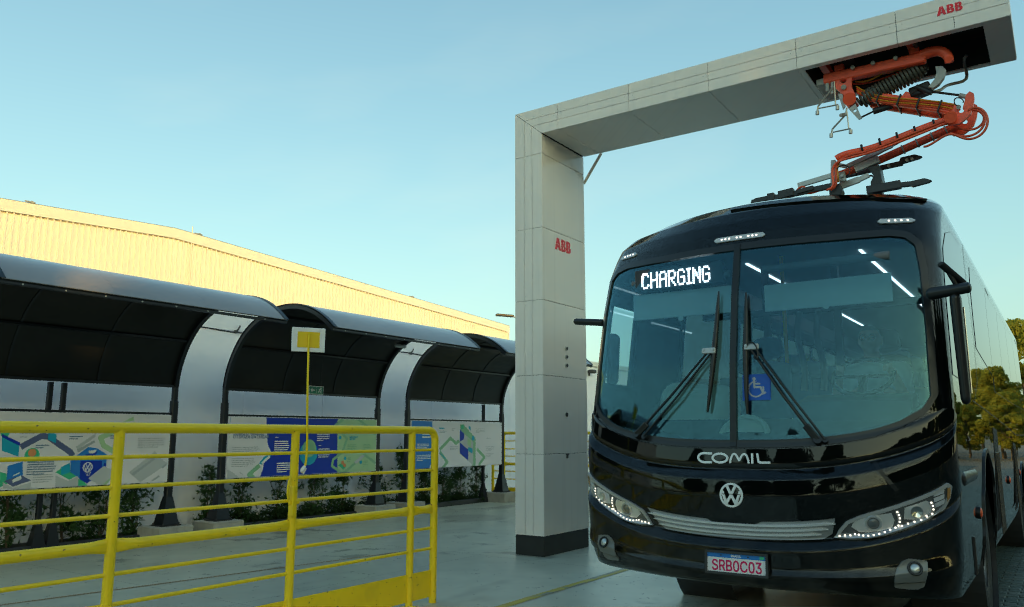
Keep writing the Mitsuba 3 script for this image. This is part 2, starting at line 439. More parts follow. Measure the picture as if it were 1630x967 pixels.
for ya, yb in ((WY0 - .05, 18.6), (18.6, WY1 + .05)):
    fas = Polygon([(ya, roof_z(ya) - .42), (yb, roof_z(yb) - .42), (yb, roof_z(yb)), (ya, roof_z(ya))])
    add(wh, 'fascia', plate(fas, (WX + .06, 0, 0), (0, 1, 0), (0, 0, 1), .05), 'm_trim')
    v = np.array([(WX + .12, ya, roof_z(ya) + .012), (WX - 26, ya, roof_z(ya) + .012), (WX - 26, yb, roof_z(yb) + .012), (WX + .12, yb, roof_z(yb) + .012)])
    add(wh, 'roof', (v, np.array([[0, 1, 2, 3]])), 'm_roof')
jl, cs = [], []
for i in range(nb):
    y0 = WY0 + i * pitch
    jl.append(box(WX + .001, WX + .004, y0 - .014, y0 + .012, 0, roof_z(y0) - .36))  # dark line along each joint, painted in place of the rib shade
    cs.append(box(WX + .001, WX + .035, y0 + .03, y0 + pitch - .07, roof_z(y0 + .1) - .462, roof_z(y0 + .1) - .425))  # dark piece painted where the fascia casts its shadow between ribs
add(wh, 'joint_shade_lines', jl, 'm_shade_line', kind='stuff')
add(wh, 'fascia_shade_dashes', cs, 'm_shade_line', kind='stuff')
add(wh, 'corner_trim', box(WX - .05, WX + .07, WY1 - .03, WY1 + .06, 0, roof_z(WY1) - .43), 'm_trim')
for y in (13.0, 19.8, 33.5):
    add(wh, 'roof_bracket', [box(WX - .02, WX + .06, y - .05, y + .05, roof_z(y) + .02, roof_z(y) + .12, .02), cyl((WX + .05, y - .25, roof_z(y) + .06), (WX + .05, y + .1, roof_z(y) + .06), .03)], 'm_galv')
add(wh, 'downpipe', cyl((WX + .09, 19.4, 0), (WX + .09, 19.4, roof_z(19.4) + .3), .022), 'm_trim', smooth=40)

# pale building behind the coach, left of its windscreen
wb = thing('white_building', 'plain white building behind the yellow railing between the gantry column and the coach', 'building')
add(wb, 'wall', box(-24, -16, 20.6, 60, 0, 4.30), 'm_wall')
add(wb, 'roof', box(-24.1, -15.9, 20.5, 60.1, 4.303, 4.50, .02), 'm_trim')
for y in (23.6, 26.6, 29.6, 32.6, 35.6, 38.6):
    add(wb, 'panel_joint', box(-16.0, -15.985, y - .02, y + .02, 0.02, 4.29), 'm_galv')
add(wb, 'wall_lamp', [box(-15.98, -15.7, 28.6, 28.9, 4.0, 4.14, .03), cyl((-15.99, 28.75, 3.9), (-15.99, 28.75, 4.12), .05)], 'm_dark')

# street lamp whose head shows left of the gantry column
sl = thing('street_lamp', 'street lamp with a flat head showing just left of the gantry column', 'street lamp')
add(sl, 'pole', tube([(-19.6, 31.9, 0), (-19.6, 31.9, 6.2)], [.09, .055], 12), 'm_galv', smooth=40)
add(sl, 'arm', tube(smooth_path([(-19.6, 31.9, 6.2), (-19.75, 31.7, 6.75), (-20.2, 31.2, 6.93), (-21.0, 30.4, 7.0)], 12), .035, 8), 'm_galv', smooth=40)
add(sl, 'lamp_head', put(box(-.1, .75, -.14, .14, -.04, .06, .03), (-21.0, 30.4, 7.0), (-.7, -.7, .05), (.7, -.7, 0)), 'm_dark')

# ------------------------------------------------------------------ white wall, planting strip
wl = thing('white_wall', 'tall white fabric-covered wall behind the shelters and shrubs', 'wall')
ys = [-3.0, 1.6, 4.7, 5.55, 8.8, 10.6, 13.8, 16.9, 19.5]
for i in range(len(ys) - 1):
    a, b = ys[i], ys[i + 1]
    add(wl, 'fabric_panel', box(-11.86, -11.72 + .004 * (i % 2), a + .003, b - .003, 0, 3.255, .01), 'm_wall')
    add(wl, 'upper_panel', box(-11.86, -11.73 + .004 * (i % 2), a + .003, b - .003, 3.275, 3.74, .01), 'm_wall')
add(wl, 'seam_cord', tube(smooth_path([(-11.71, y, 3.265 + .012 * math.sin(y * 5)) for y in np.arange(-3, 19.6, .4)], 120), .012, 6), 'm_dark', smooth=40)
for y in (1.7, 5.3, 8.55, 9.9, 12.6, 13.05, 16.2):
    add(wl, 'tie_hook', [tube(smooth_path([(-11.70, y, 3.27), (-11.66, y + .03, 3.33), (-11.68, y + .06, 3.37)], 6), .014, 6), box(-11.72, -11.68, y - .03, y + .03, 3.24, 3.29, .005)], 'm_dark')
pe = thing('planting_bed', 'low dark planting bed along the foot of the white wall', 'planting bed')
add(pe, 'edging', box(-11.12, -11.05, -3, 15.3, 0, .10, .01), 'm_dark')
add(pe, 'soil', box(-11.71, -11.125, -3, 15.3, 0, .07), 'm_soil')


def leafy(seed, n, centre, spread, leaf, up=.2):
    g = np.random.default_rng(seed)
    p = np.asarray(centre) + g.normal(size=(n, 3)) * spread
    p[:, 2] = np.maximum(p[:, 2], .03)
    u = g.normal(size=(n, 3)) + [0, 0, up]; u /= np.linalg.norm(u, axis=1, keepdims=True)
    w = np.cross(u, g.normal(size=(n, 3))); w /= np.linalg.norm(w, axis=1, keepdims=True)
    q = np.cross(u, w)
    s = leaf * g.uniform(.6, 1.35, n)[:, None]
    v = np.stack([p - u * s, p + w * s * .38 + q * s * .1, p + u * s, p - w * s * .38 + q * s * .1, p - q * s * .06], 1).reshape(-1, 3)
    f = (np.arange(n)[:, None, None] * 5 + np.array([[0, 1, 4], [1, 2, 4], [2, 3, 4], [3, 0, 4]])).reshape(-1, 3)
    return v, f


def join(parts):
    v, f, k = [], [], 0
    for a, b in parts:
        v.append(a); f.append(b + k); k += len(a)
    return np.vstack(v), np.vstack(f)


cover = []
for i in range(90):
    y = rng.uniform(8.4, 15.2)
    cover.append(leafy(900 + i, 60, (-11.35 + rng.uniform(-.2, .2), y, .11 + .05 * rng.random()), (.11, .14, .06), .034))
add('', 'ground_cover', join(cover), 'm_leaf_dark', kind='stuff', label='low dense green ground cover along the planting bed')
SHRUBS = [(5.05, .95, .24, 'small sparse shrub at the left edge of the photo'), (5.75, 1.02, .30, 'wide feathery shrub in front of the two dark stanchions'),
          (6.25, .92, .26, 'loose shrub right of the two dark stanchions'), (6.75, .95, .20, 'dense shrub behind the nearer railing post'),
          (8.0, 1.02, .17, 'upright shrub just left of the second shelter post'), (8.6, .86, .18, 'short bushy shrub right of the second shelter post'),
          (9.35, .84, .18, 'round shrub under the middle of the blue poster'), (10.15, .92, .24, 'bushy dark shrub right of the railing post with the latch'),
          (10.85, .84, .19, 'narrow shrub under the pale green poster'), (11.75, .86, .18, 'shrub beside the shelter post left of the railing end'),
          (12.5, 1.12, .15, 'tallest slim shrub between the two shelter posts near the railing end'), (13.2, .86, .17, 'shrub under the light blue poster panel'),
          (13.85, .95, .15, 'slim columnar shrub under the white poster'), (14.4, .95, .15, 'second slim columnar shrub under the white poster'),
          (15.05, .98, .16, 'slim columnar shrub nearest the far yellow guard')]
for i, (y, h, r, lab) in enumerate(SHRUBS):
    k = thing('shrub', lab, 'shrub', None)
    g = np.random.default_rng(300 + i)
    parts = []
    stems = [tube(smooth_path([(-11.38, y, .04), (-11.38 + g.normal(0, .03), y + g.normal(0, .04), h * .5), (-11.38 + g.normal(0, .06), y + g.normal(0, .1), h * .95)], 6), np.linspace(.012, .004, 6), 5) for _ in range(3)]
    for j in range(24):
        z = g.uniform(.10, 1.08) * h
        rr = r * (1.15 - .75 * abs(z / h - .45) * 1.6)
        c = (-11.38 + g.normal(0, rr * .5), y + g.normal(0, rr * .6), z)
        parts.append(leafy(1000 + i * 40 + j, 28, c, (.055, .06, .055), .042))
        if j % 3 == 0:
            stems.append(tube([(-11.38, y, z * .8), c], .004, 4))
    add(k, 'leaves', join(parts), 'm_leaf_shrub')
    add(k, 'stem', stems, 'm_bark')
k = thing('shrub', 'leafy shrub behind the far yellow railing left of the gantry column', 'shrub')
add(k, 'leaves', join([leafy(1800 + j, 60, (-11.6 + rng.uniform(-.6, .6), 18.6 + rng.uniform(-1.0, 1.0), rng.uniform(.2, 1.25)), (.14, .14, .12), .05) for j in range(34)]), 'm_leaf_dark')
add(k, 'stem', [cyl((-11.6 + dx, 18.6 + dx, 0), (-11.6 + dx * 1.5, 18.6 - dx, 1.0), .015) for dx in (-.4, 0, .4)], 'm_bark')

# ------------------------------------------------------------------ charging gantry
ga = thing('charging_gantry', 'tall light grey clad charging gantry reaching over the coach roof', 'charging gantry')
GX0, GX1, GY0, GY1 = -5.96, -5.52, 8.71, 9.86
BX1, BZ0, BZ1 = -0.09, 5.55, 5.92
RX0, RX1, RY0, RY1 = -2.07, -0.33, 8.80, 9.78           # opening in the soffit
g_ = .006
core = [box(GX0 + .012, GX1 - .012, GY0 + .012, GY1 - .012, 0.2, BZ1 - .012),
        box(GX1 - .012, RX0 - .03, GY0 + .012, GY1 - .012, BZ0 + .012, BZ1 - .012), box(RX1 + .03, BX1 - .012, GY0 + .012, GY1 - .012, BZ0 + .012, BZ1 - .012)]
for q in core: add(ga, 'frame', q, 'm_core')
add(ga, 'recess', [box(RX0 - .03, RX1 + .03, GY0 + .012, RY0 - .004, BZ0 + .012, BZ1 - .012), box(RX0 - .03, RX1 + .03, RY1 + .004, GY1 - .012, BZ0 + .012, BZ1 - .012),
                   box(RX0 - .03, RX1 + .03, RY0 - .004, RY1 + .004, BZ1 - .04, BZ1 - .012), box(RX0 - .026, RX0 - .004, RY0, RY1, BZ0 + .004, BZ1 - .04), box(RX1 + .004, RX1 + .026, RY0, RY1, BZ0 + .004, BZ1 - .04)], 'm_cavity')
add(ga, 'recess_lining', box(RX0 + .02, RX0 + .42, RY0 + .2, RY1 - .1, BZ1 - .12, BZ1 - .045, .01), 'm_core')
add(ga, 'recess_lining', box(-0.98, -0.94, RY0 + .03, RY1 - .05, BZ0 + .02, BZ1 - .045, .01), 'm_dark')
add(ga, 'plinth', box(GX0 + .004, GX1 - .004, GY0 + .004, GY1 - .004, 0.0, .24, .006), 'm_plinth')
JZ = [.245, 1.26, 2.27, 3.26, 4.24, 5.27]
JX = [-5.26, -4.21, -3.16, -2.13, -1.10]
TH = .014


def fpan(poly):       # a panel on the front face, polygon in (x, z)
    p = Polygon(poly).buffer(-g_ / 2, join_style=2)
    add(ga, 'panel', plate(p, (0, GY0 + TH, 0), (1, 0, 0), (0, 0, 1), TH), 'm_panel')


# mitred front: three strips, the first boundary at .36, the second at .64
s0 = [0, .36, .64, 1.0]
for a, b in zip(s0[:-1], s0[1:]):
    xa, xb = GX0 + (GX1 - GX0) * a, GX0 + (GX1 - GX0) * b
    za, zb = BZ1 - (BZ1 - BZ0) * a, BZ1 - (BZ1 - BZ0) * b
    for z0, z1 in zip(JZ[:-1], JZ[1:]):
        fpan([(xa, z0), (xb, z0), (xb, z1), (xa, z1)])
    fpan([(xa, JZ[-1]), (xb, JZ[-1]), (xb, zb), (xa, za)])
    js = JX if a < .5 else JX + [-.57]
    xs = [None] + js + [BX1]
    for i in range(len(xs) - 1):
        if xs[i] is None:
            fpan([(xa, za), (xb, zb), (xs[1], zb), (xs[1], za)])
        else:
            fpan([(xs[i], zb), (xs[i + 1], zb), (xs[i + 1], za), (xs[i], za)])
for z0, z1 in zip(JZ, JZ[1:] + [BZ0]):
    add(ga, 'panel', box(GX1 - TH, GX1, GY0 + .003, GY1 - .003, z0 + g_ / 2, z1 - g_ / 2 - (.006 if z1 == BZ0 else 0), .003), 'm_panel')
    add(ga, 'panel', box(GX0, GX0 + TH, GY0 + TH + .002, GY1 - .003, z0 + g_ / 2, z1 - g_ / 2, .003), 'm_panel')
    add(ga, 'panel', box(GX0 + .016, GX1 - .016, GY1 - TH, GY1, z0 + g_ / 2, z1 - g_ / 2, .003), 'm_panel')
add(ga, 'panel', box(GX0, GX0 + TH, GY0 + TH + .002, GY1 - .003, BZ0 + .003, BZ1, .003), 'm_panel')
xs = [GX1 + .012] + JX + [BX1]
for i in range(len(xs) - 1):
    a, b = xs[i] + g_ / 2, xs[i + 1] - g_ / 2
    sof = sbox(a, GY0 + .003, b, GY1 - .003).difference(sbox(RX0, RY0, RX1, RY1))
    add(ga, 'panel', plate(sof, (0, 0, BZ0), (1, 0, 0), (0, 1, 0), TH), 'm_panel')
    add(ga, 'panel', box(a, b, GY1 - TH, GY1, BZ0 + TH + .002, BZ1, .003), 'm_panel')
    add(ga, 'panel', box(a, b, GY0 + TH + .002, GY1 - TH - .002, BZ1 - TH, BZ1, .003), 'm_panel')
add(ga, 'panel', box(GX0 + .016, GX1 + .008, GY0 + TH + .002, GY1 - TH - .002, BZ1 - TH, BZ1, .003), 'm_panel')
add(ga, 'end_panel', box(BX1 - TH + .002, BX1 + .002, GY0 + .003, GY1 - .003, BZ0 + TH + .002, BZ1 - .003, .003), 'm_panel')
add(ga, 'shadow_gap', box(GX1 - .002, GX1 + .010, GY0 + .03, GY1 - .03, BZ0 - .004, BZ0 + .012), 'm_core')
add(ga, 'corner_brace', tube([(GX1 - .02, GY1 + .03, 5.15), (GX1 + .28, GY1 + .03, 5.56)], .022, 8), 'm_panel', smooth=40)
riv = []
for z in JZ[1:]:
    for dz in (-.06, .06):
        riv.append(cyl((GX0 + .175, GY0 + .002, z + dz), (GX0 + .175, GY0 - .003, z + dz), .006, 8))
for x in JX:
    for dx in (-.06, .06):
        riv.append(cyl((x + dx, GY0 + .002, BZ0 + .20), (x + dx, GY0 - .003, BZ0 + .20), .006, 8))
add(ga, 'rivets', riv, 'm_steel', kind='stuff')
for z in (2.66, 2.545, 2.43):
    b = add(ga, 'push_button', [cyl((GX1, 9.29, z), (GX1 + .018, 9.29, z), .030, 18)], 'm_steel', smooth=40)
    add(b, 'cap', cyl((GX1 + .018, 9.29, z), (GX1 + .028, 9.29, z), .019, 16), 'm_dark', smooth=40)
add(ga, 'lock', [cyl((GX1, 9.29, 1.77), (GX1 + .012, 9.29, 1.77), .028, 16)], 'm_dark', smooth=40)
add(ga, 'lock', [cyl((GX1, 9.29, 1.215), (GX1 + .012, 9.29, 1.215), .02, 16), box(GX1, GX1 + .02, 9.26, 9.32, 1.235, 1.255, .004)], 'm_dark')


def block_letters(h):
    """the three red letters, each cut in quarters by thin gaps"""
    w = h * .86
    A = Polygon([(0, 0), (w * .36, h), (w * .72, h), (w * 1.06, 0), (w * .72, 0), (w * .66, h * .2), (w * .40, h * .2), (w * .34, 0)])
    A = A.difference(Polygon([(w * .45, h * .37), (w * .61, h * .37), (w * .54, h * .72)]))

    def B(x):
        o = unary_union([sbox(x, 0, x + w * .5, h), Point(x + w * .5, h * .27).buffer(h * .27), sbox(x, 0, x + w * .5, h * .54), Point(x + w * .47, h * .76).buffer(h * .24)])
        o = o.difference(sbox(x + w * .28, h * .19, x + w * .5, h * .37)).difference(sbox(x + w * .28, h * .63, x + w * .47, h * .81))
        return o.difference(sbox(x + w * .35, -1, x + w * .39, h + 1))
    A = A.difference(sbox(w * .50, -1, w * .54, h + 1))
    L = unary_union([A, B(w * 1.16), B(w * 2.10)])
    return L.difference(sbox(-1, h * .47, 9, h * .51))


add(ga, 'logo_letters', plate(block_letters(.165), (GX1 + .001, 9.03, 4.00), (0, 1, 0), (0, 0, 1), .006), 'm_red', label='red letters ABB on the column face')
add(ga, 'logo_letters', plate(block_letters(.092), (-.715, GY0 - .001, 5.735), (1, 0, 0), (0, 0, 1), .006), 'm_red', label='red letters ABB on the beam end')

# ------------------------------------------------------------------ pantograph hanging from the beam
pa = thing('pantograph', 'orange folding charging pantograph with springs and hoses lowered onto the coach roof', 'pantograph')
Y = np.array


def xz(poly, y, th):      # polygon given as (x, z), standing across the yard at depth y
    return plate(Polygon(poly), (0, y + th / 2, 0), (1, 0, 0), (0, 0, 1), th)


TILT = .04
add(pa, 'base_beam', [bar((-1.915,9.020,5.477), (-0.879,9.020,5.458), .09, .115, c=.012)], 'm_orange')
add(pa, 'base_beam', [bar((-1.999,9.550,5.703), (-0.933,9.550,5.661), .09, .115, c=.012)], 'm_orange')
for q in (-1.93, -1.02): add(pa, 'cross_member', bar((q, 9.02, 5.70), (q, 9.55, 5.70), .08, .09), 'm_orange')
for q in ((-1.593,8.970,5.513), (-1.387,8.970,5.508), (-1.161,8.970,5.502)):
    add(pa, 'bolt', cyl(q, (q[0], q[1] - .035, q[2]), .022, 12), 'm_galv', smooth=40)
for q in ((-1.743,9.000,5.559), (-0.984,9.000,5.544)):
    add(pa, 'lug', box(q[0] - .05, q[0] + .05, 8.98, 9.06, q[2] - .02, q[2] + .05, .01), 'm_orange')
curve = smooth_path([(-0.925,9.020,5.485), (-0.828,9.020,5.507), (-0.740,9.020,5.489), (-0.686,9.020,5.431), (-0.669,9.020,5.349)], 14)
add(pa, 'curved_arm', [tube(curve, np.linspace(.062, .045, 14), 10), cyl((-0.668,8.950,5.348), (-0.679,9.100,5.412), .035, 14)], 'm_orange', smooth=40)
add(pa, 'crescent_link', xz([(-0.739,5.335),(-0.708,5.284),(-0.732,5.207),(-0.783,5.150),(-0.839,5.115),(-0.884,5.141),(-0.820,5.209),(-0.796,5.280),(-0.803,5.346)], 9.06, .03), 'm_galv')
add(pa, 'crescent_link', xz([(-0.769,5.451),(-0.737,5.398),(-0.760,5.331),(-0.814,5.265),(-0.871,5.237),(-0.919,5.263),(-0.852,5.327),(-0.828,5.401),(-0.835,5.469)], 9.40, .03), 'm_galv')
hole = Polygon([(-1.797,5.446),(-1.618,5.435),(-1.626,5.311),(-1.599,5.223),(-1.673,5.197),(-1.735,5.258),(-1.791,5.331)]).difference(Point([(-1.706,5.406),(-1.699,5.405)][0]).buffer(.034))
add(pa, 'bracket_plate', plate(hole, (0, 9.015, 0), (1, 0, 0), (0, 0, 1), .03), 'm_orange')
add(pa, 'pivot', cyl((-1.701,8.950,5.312), (-1.805,9.500,5.546), .028, 14), 'm_galv', smooth=40)
add(pa, 'pivot_block', [bar((-1.735,9.200,5.316), (-1.662,9.200,5.192), .34, .12, up=(1, 0, 0), c=.02), cyl((-1.657,8.980,5.172), (-1.753,9.500,5.384), .07, 16)], 'm_orange', smooth=40)
add(pa, 'gusset', xz([(-1.774,5.268),(-1.729,5.256),(-1.705,5.102),(-1.734,5.072)], 9.0, .02), 'm_galv')
tri = Polygon([(-1.679,5.073),(-1.604,5.114),(-1.572,5.004),(-1.551,4.933),(-1.584,4.926)]).difference(Point([(-1.615,5.036),(-1.609,5.034)][0]).buffer(.018))
add(pa, 'gusset', plate(tri, (0, 9.03, 0), (1, 0, 0), (0, 0, 1), .02), 'm_galv')


def coil(p, q, R, turns, r):
    p, q = Y(p), Y(q)
    t = np.linspace(0, 1, turns * 14)
    d = q - p; L = np.linalg.norm(d); d /= L
    a = np.cross(d, [0, 1, 0]); a /= np.linalg.norm(a); b = np.cross(d, a)
    w = np.clip(np.minimum(t, 1 - t) * 12, .55, 1)
    pts = p + np.outer(t * L, d) + R * w[:, None] * (np.cos(t * turns * 2 * np.pi)[:, None] * a + np.sin(t * turns * 2 * np.pi)[:, None] * b)
    return tube(pts, r, 6)


add(pa, 'spring', [coil((-1.594,9.120,5.169), (-0.910,9.120,5.385), .084, 19, .0145), bar((-1.581,9.120,5.173), (-0.897,9.120,5.389), .02, .02)], 'm_spring', smooth=60)
add(pa, 'spring', [coil((-1.547,9.420,5.357), (-0.912,9.420,5.550), .084, 19, .0145), bar((-1.547,9.420,5.357), (-0.912,9.420,5.550), .02, .02)], 'm_spring', smooth=60)
add(pa, 'damper', [tube([(-1.579,9.150,4.998), (-1.453,9.150,5.035)], .011, 8), tube([(-1.453,9.150,5.035), (-1.253,9.150,5.059)], .034, 12), tube([(-1.253,9.150,5.059), (-1.009,9.150,5.179)], .017, 8)], 'm_dark', smooth=40)
add(pa, 'actuator', [bar((-1.089,9.280,5.182), (-0.882,9.280,5.223), .14, .12, c=.015), tube([(-1.018,9.200,5.229), (-0.867,9.200,5.125)], .03, 10), tube([(-0.890,9.200,5.145), (-0.614,9.200,5.032)], .013, 8)], 'm_dark', smooth=40)
add(pa, 'rod_end', tube([(-0.620,9.200,5.034), (-0.542,9.200,4.993)], .024, 12), 'm_galv', smooth=40)
up0, up1 = Y((-1.490,9.200,5.202)), Y((-0.664,9.200,4.849))
ua = []
for dy in (-.10, .10):
    ua.append(put(box(0, np.linalg.norm(up1 - up0), -.035, .035, -.055, .055, .012), up0 + [0, dy, 0], up1 - up0, np.cross((0, 0, 1), up1 - up0)))
ua.append(xz([(-1.150,5.124),(-1.109,5.165),(-1.079,5.150),(-1.065,5.089)], 9.2, .2))
add(pa, 'upper_arm', ua, 'm_orange')
for k in range(4):
    o = Y([0, -.15 + k * .004, .035 - k * .022])
    mid = (up0 + up1) / 2 + o + [0, 0, -.012]
    add(pa, 'cable', tube(smooth_path([up0 + o + [-.1, 0, .09], up0 + o, mid, up1 + o], 14), .0085, 6), ('m_cable', 'm_hose')[k % 2], smooth=60)
ax = (up1 - up0) / np.linalg.norm(up1 - up0)
for t in (.14, .38, .60, .84):
    c = up0 + (up1 - up0) * t
    add(pa, 'cable_tie', put(box(-.008, .008, -.165, .14, -.062, .062, .003), c, ax, (0, 1, 0)), 'm_black')
elb = Polygon([(-0.590,4.793),(-0.560,4.888),(-0.544,4.946),(-0.513,4.972),(-0.482,4.944),(-0.481,4.889),(-0.498,4.812),(-0.527,4.737),(-0.582,4.688),(-0.630,4.659),(-0.721,4.666),(-0.758,4.709),(-0.747,4.775),(-0.675,4.813),(-0.659,4.858)])
elb = elb.difference(Point([(-0.602,4.789),(-0.597,4.787)][0]).buffer(.028))
for y in (9.02, 9.38):
    add(pa, 'elbow_plate', plate(elb.buffer(.008).buffer(-.004), (0, y + .02, 0), (1, 0, 0), (0, 0, 1), .04), 'm_orange')
add(pa, 'elbow_shaft', [cyl((-0.618,8.940,4.809), (-0.657,9.500,5.016), .022, 12)], 'm_galv', smooth=40)
add(pa, 'elbow_shaft', [cyl((-0.698,8.930,4.716), (-0.743,9.500,4.921), .062, 16)], 'm_orange', smooth=40)
add(pa, 'lower_arm', tube(smooth_path([(-0.738,9.050,4.739), (-0.964,9.050,4.701), (-1.274,9.050,4.629), (-1.580,9.050,4.580), (-1.757,9.050,4.573), (-1.852,9.050,4.541)], 30), .036, 10), 'm_orange', smooth=50)
add(pa, 'lower_arm', tube([(-0.659,9.300,4.748), (-1.464,9.300,4.514), (-1.881,9.300,4.426)], .044, 12), 'm_orange', smooth=50)
for t in (.12, .3, .47, .64, .82):
    a, b = Y((-0.738,9.050,4.739)), Y((-1.757,9.050,4.566))
    c = a + (b - a) * t; d = (b - a) / np.linalg.norm(b - a)
    add(pa, 'cable_tie', tube([c - d * .01, c + d * .01], .052, 10), 'm_black')
for t in (.15, .32, .5, .68):
    a, b = Y((-0.659,9.300,4.748)), Y((-1.464,9.300,4.514))
    c = a + (b - a) * t; d = (b - a) / np.linalg.norm(b - a)
    add(pa, 'pipe_clip', tube([c - d * .008, c + d * .008], .052, 10), 'm_galv')
hose_pts = [[(-0.711,9.000,4.722), (-0.960,9.000,4.669), (-1.268,9.000,4.597), (-1.573,9.000,4.541), (-1.743,9.000,4.526), (-1.825,9.000,4.477), (-1.858,9.000,4.368), (-1.859,9.000,4.245), (-1.923,9.000,4.177)],
            [(-0.700,8.980,4.692), (-0.948,8.980,4.632), (-1.255,8.980,4.560), (-1.552,8.980,4.510), (-1.727,8.980,4.495), (-1.854,8.980,4.456), (-1.889,8.980,4.332), (-1.889,8.980,4.217), (-1.958,8.980,4.178)],
            [(-0.704,9.020,4.686), (-0.952,9.020,4.660), (-1.259,9.020,4.588), (-1.558,9.020,4.544), (-1.720,9.020,4.535), (-1.815,9.020,4.489), (-1.845,9.020,4.335), (-1.843,9.020,4.262)]]
for i, h in enumerate(hose_pts):
    add(pa, 'hose', tube(smooth_path(h, 40), .0135, 8), ('m_hose', 'm_orange', 'm_cable')[i], smooth=60)
loops = [[(-0.548,9.000,4.772), (-0.458,9.000,4.784), (-0.397,9.000,4.716), (-0.384,9.000,4.612), (-0.424,9.000,4.521), (-0.505,9.000,4.473), (-0.594,9.000,4.485), (-0.712,9.000,4.559), (-0.818,9.000,4.534), (-0.974,9.000,4.479)],
         [(-0.553,9.060,4.774), (-0.479,9.060,4.783), (-0.422,9.060,4.729), (-0.413,9.060,4.639), (-0.459,9.060,4.562), (-0.540,9.060,4.526), (-0.629,9.060,4.539), (-0.727,9.060,4.595)],
         [(-0.546,9.140,4.813), (-0.460,9.140,4.820), (-0.416,9.140,4.741), (-0.441,9.140,4.652), (-0.517,9.140,4.615), (-0.628,9.140,4.647), (-0.725,9.140,4.731)]]
for i, h in enumerate(loops):
    add(pa, 'hose', tube(smooth_path(h, 44), .0125, 8), 'm_hose', smooth=60)
add(pa, 'cable', tube(smooth_path([(-0.621,9.000,4.851), (-0.657,9.000,4.901), (-0.643,9.000,4.932), (-0.598,9.000,4.921), (-0.580,9.000,4.868)], 16), .006, 6), 'm_dark', smooth=60)
for i, (h, mm) in enumerate([([(-1.604,9.120,5.418), (-1.389,9.120,5.413), (-1.225,9.120,5.479), (-1.097,9.120,5.502)], 'm_cable'), ([(-1.646,9.200,5.430), (-1.437,9.200,5.404), (-1.209,9.200,5.433), (-0.989,9.200,5.446)], 'm_hose'),
                             ([(-1.681,9.300,5.431), (-1.390,9.300,5.400), (-1.132,9.300,5.407), (-0.941,9.300,5.443)], 'm_dark'), ([(-1.701,9.300,5.528), (-1.446,9.300,5.536), (-1.188,9.300,5.511), (-0.958,9.300,5.551)], 'm_cable')]):
    add(pa, 'cable', tube(smooth_path(h, 18), .010, 6), mm, smooth=60)
add(pa, 'tie_rod', [bar((-1.031,9.200,4.730), (-1.469,9.200,4.551), .02, .03), bar((-1.299,9.200,4.624), (-1.769,9.200,4.480), .03, .05)], 'm_steel')
add(pa, 'conduit', tube(smooth_path([(-0.547,9.750,5.693), (-0.565,9.750,5.474), (-0.587,9.720,5.394), (-0.685,9.700,5.375), (-0.782,9.500,5.273), (-0.864,9.300,5.169)], 20), .017, 8), 'm_galv', smooth=60)
for dx, base in ((0, 0), (23, 34)):
    pass
add(pa, 'earth_hanger', [tube([(-1.811,8.980,5.359), (-1.992,8.980,5.165), (-2.004,8.980,5.093)], .010, 6), tube([(-1.987,8.980,5.141), (-1.778,8.980,5.135), (-1.775,8.980,5.090)], .008, 6), tube([(-1.801,8.980,5.416), (-1.805,8.980,5.142)], .008, 6),
                         cyl((-2.002,8.980,5.115), (-2.005,8.980,5.071), .02, 8), cyl((-1.786,8.980,5.122), (-1.789,8.980,5.078), .02, 8)], 'm_steel')
add(pa, 'earth_hanger', [tube([(-1.693,9.000,5.084), (-1.711,9.000,5.008), (-1.860,9.000,4.873), (-1.877,9.000,4.803)], .010, 6), tube([(-1.855,9.000,4.835), (-1.670,9.000,4.837), (-1.673,9.000,4.794)], .008, 6), tube([(-1.696,9.000,5.041), (-1.689,9.000,4.842)], .008, 6),
                         cyl((-1.876,9.000,4.825), (-1.879,9.000,4.781), .02, 8), cyl((-1.671,9.000,4.823), (-1.674,9.000,4.780), .02, 8), cyl((-1.756,8.960,4.997), (-1.712,9.040,5.029), .02, 8)], 'm_steel')
add(pa, 'support_frame', [bar((-1.876,9.000,5.482), (-1.885,9.000,5.326), .03, .035), bar((-1.823,9.000,5.460), (-1.834,9.000,5.283), .03, .03), box(-2.0, -1.86, 9.0, 9.5, 5.42, 5.50, .01)], 'm_galv')
# contact head
add(pa, 'head_plate', bar((-1.696,9.220,4.435), (-1.444,9.220,4.508), .05, .085), 'm_steel')
add(pa, 'contact_bar', [bar((-1.934,9.450,4.447), (-1.241,9.450,4.484), .05, .05)], 'm_dark')
add(pa, 'contact_bar', [bar((-2.383,9.450,4.431), (-1.952,9.450,4.489), .03, .06)], 'm_steel')
add(pa, 'contact_bar', [bar((-1.900,9.150,4.234), (-1.646,9.150,4.289), .03, .07), bar((-1.659,9.150,4.284), (-1.546,9.150,4.321), .03, .055)], 'm_steel')
add(pa, 'contact_horn', [xz([(-1.272,4.505),(-1.256,4.545),(-1.116,4.553),(-1.044,4.517),(-1.070,4.500),(-1.242,4.477)], 9.45, .05)], 'm_dark')
add(pa, 'head_bracket', [bar((-1.916,9.100,4.224), (-1.890,9.100,4.542), .05, .05), cyl((-1.786,8.980,4.291), (-1.889,9.500,4.453), .035, 12), bar((-1.887,9.200,4.526), (-1.769,9.200,4.473), .04, .04), bar((-1.833,9.200,4.419), (-1.823,9.200,4.263), .05, .07)], 'm_galv')
for q in ((-1.785,8.980,4.305), (-1.743,9.420,4.448), (-1.542,9.420,4.461), (-1.379,9.420,4.466), (-1.762,8.980,4.258), (-1.192,9.420,4.494), (-1.141,9.420,4.499)):
    add(pa, 'bolt', cyl(q, (q[0], q[1] - .03, q[2]), .016, 10), 'm_galv', smooth=40)
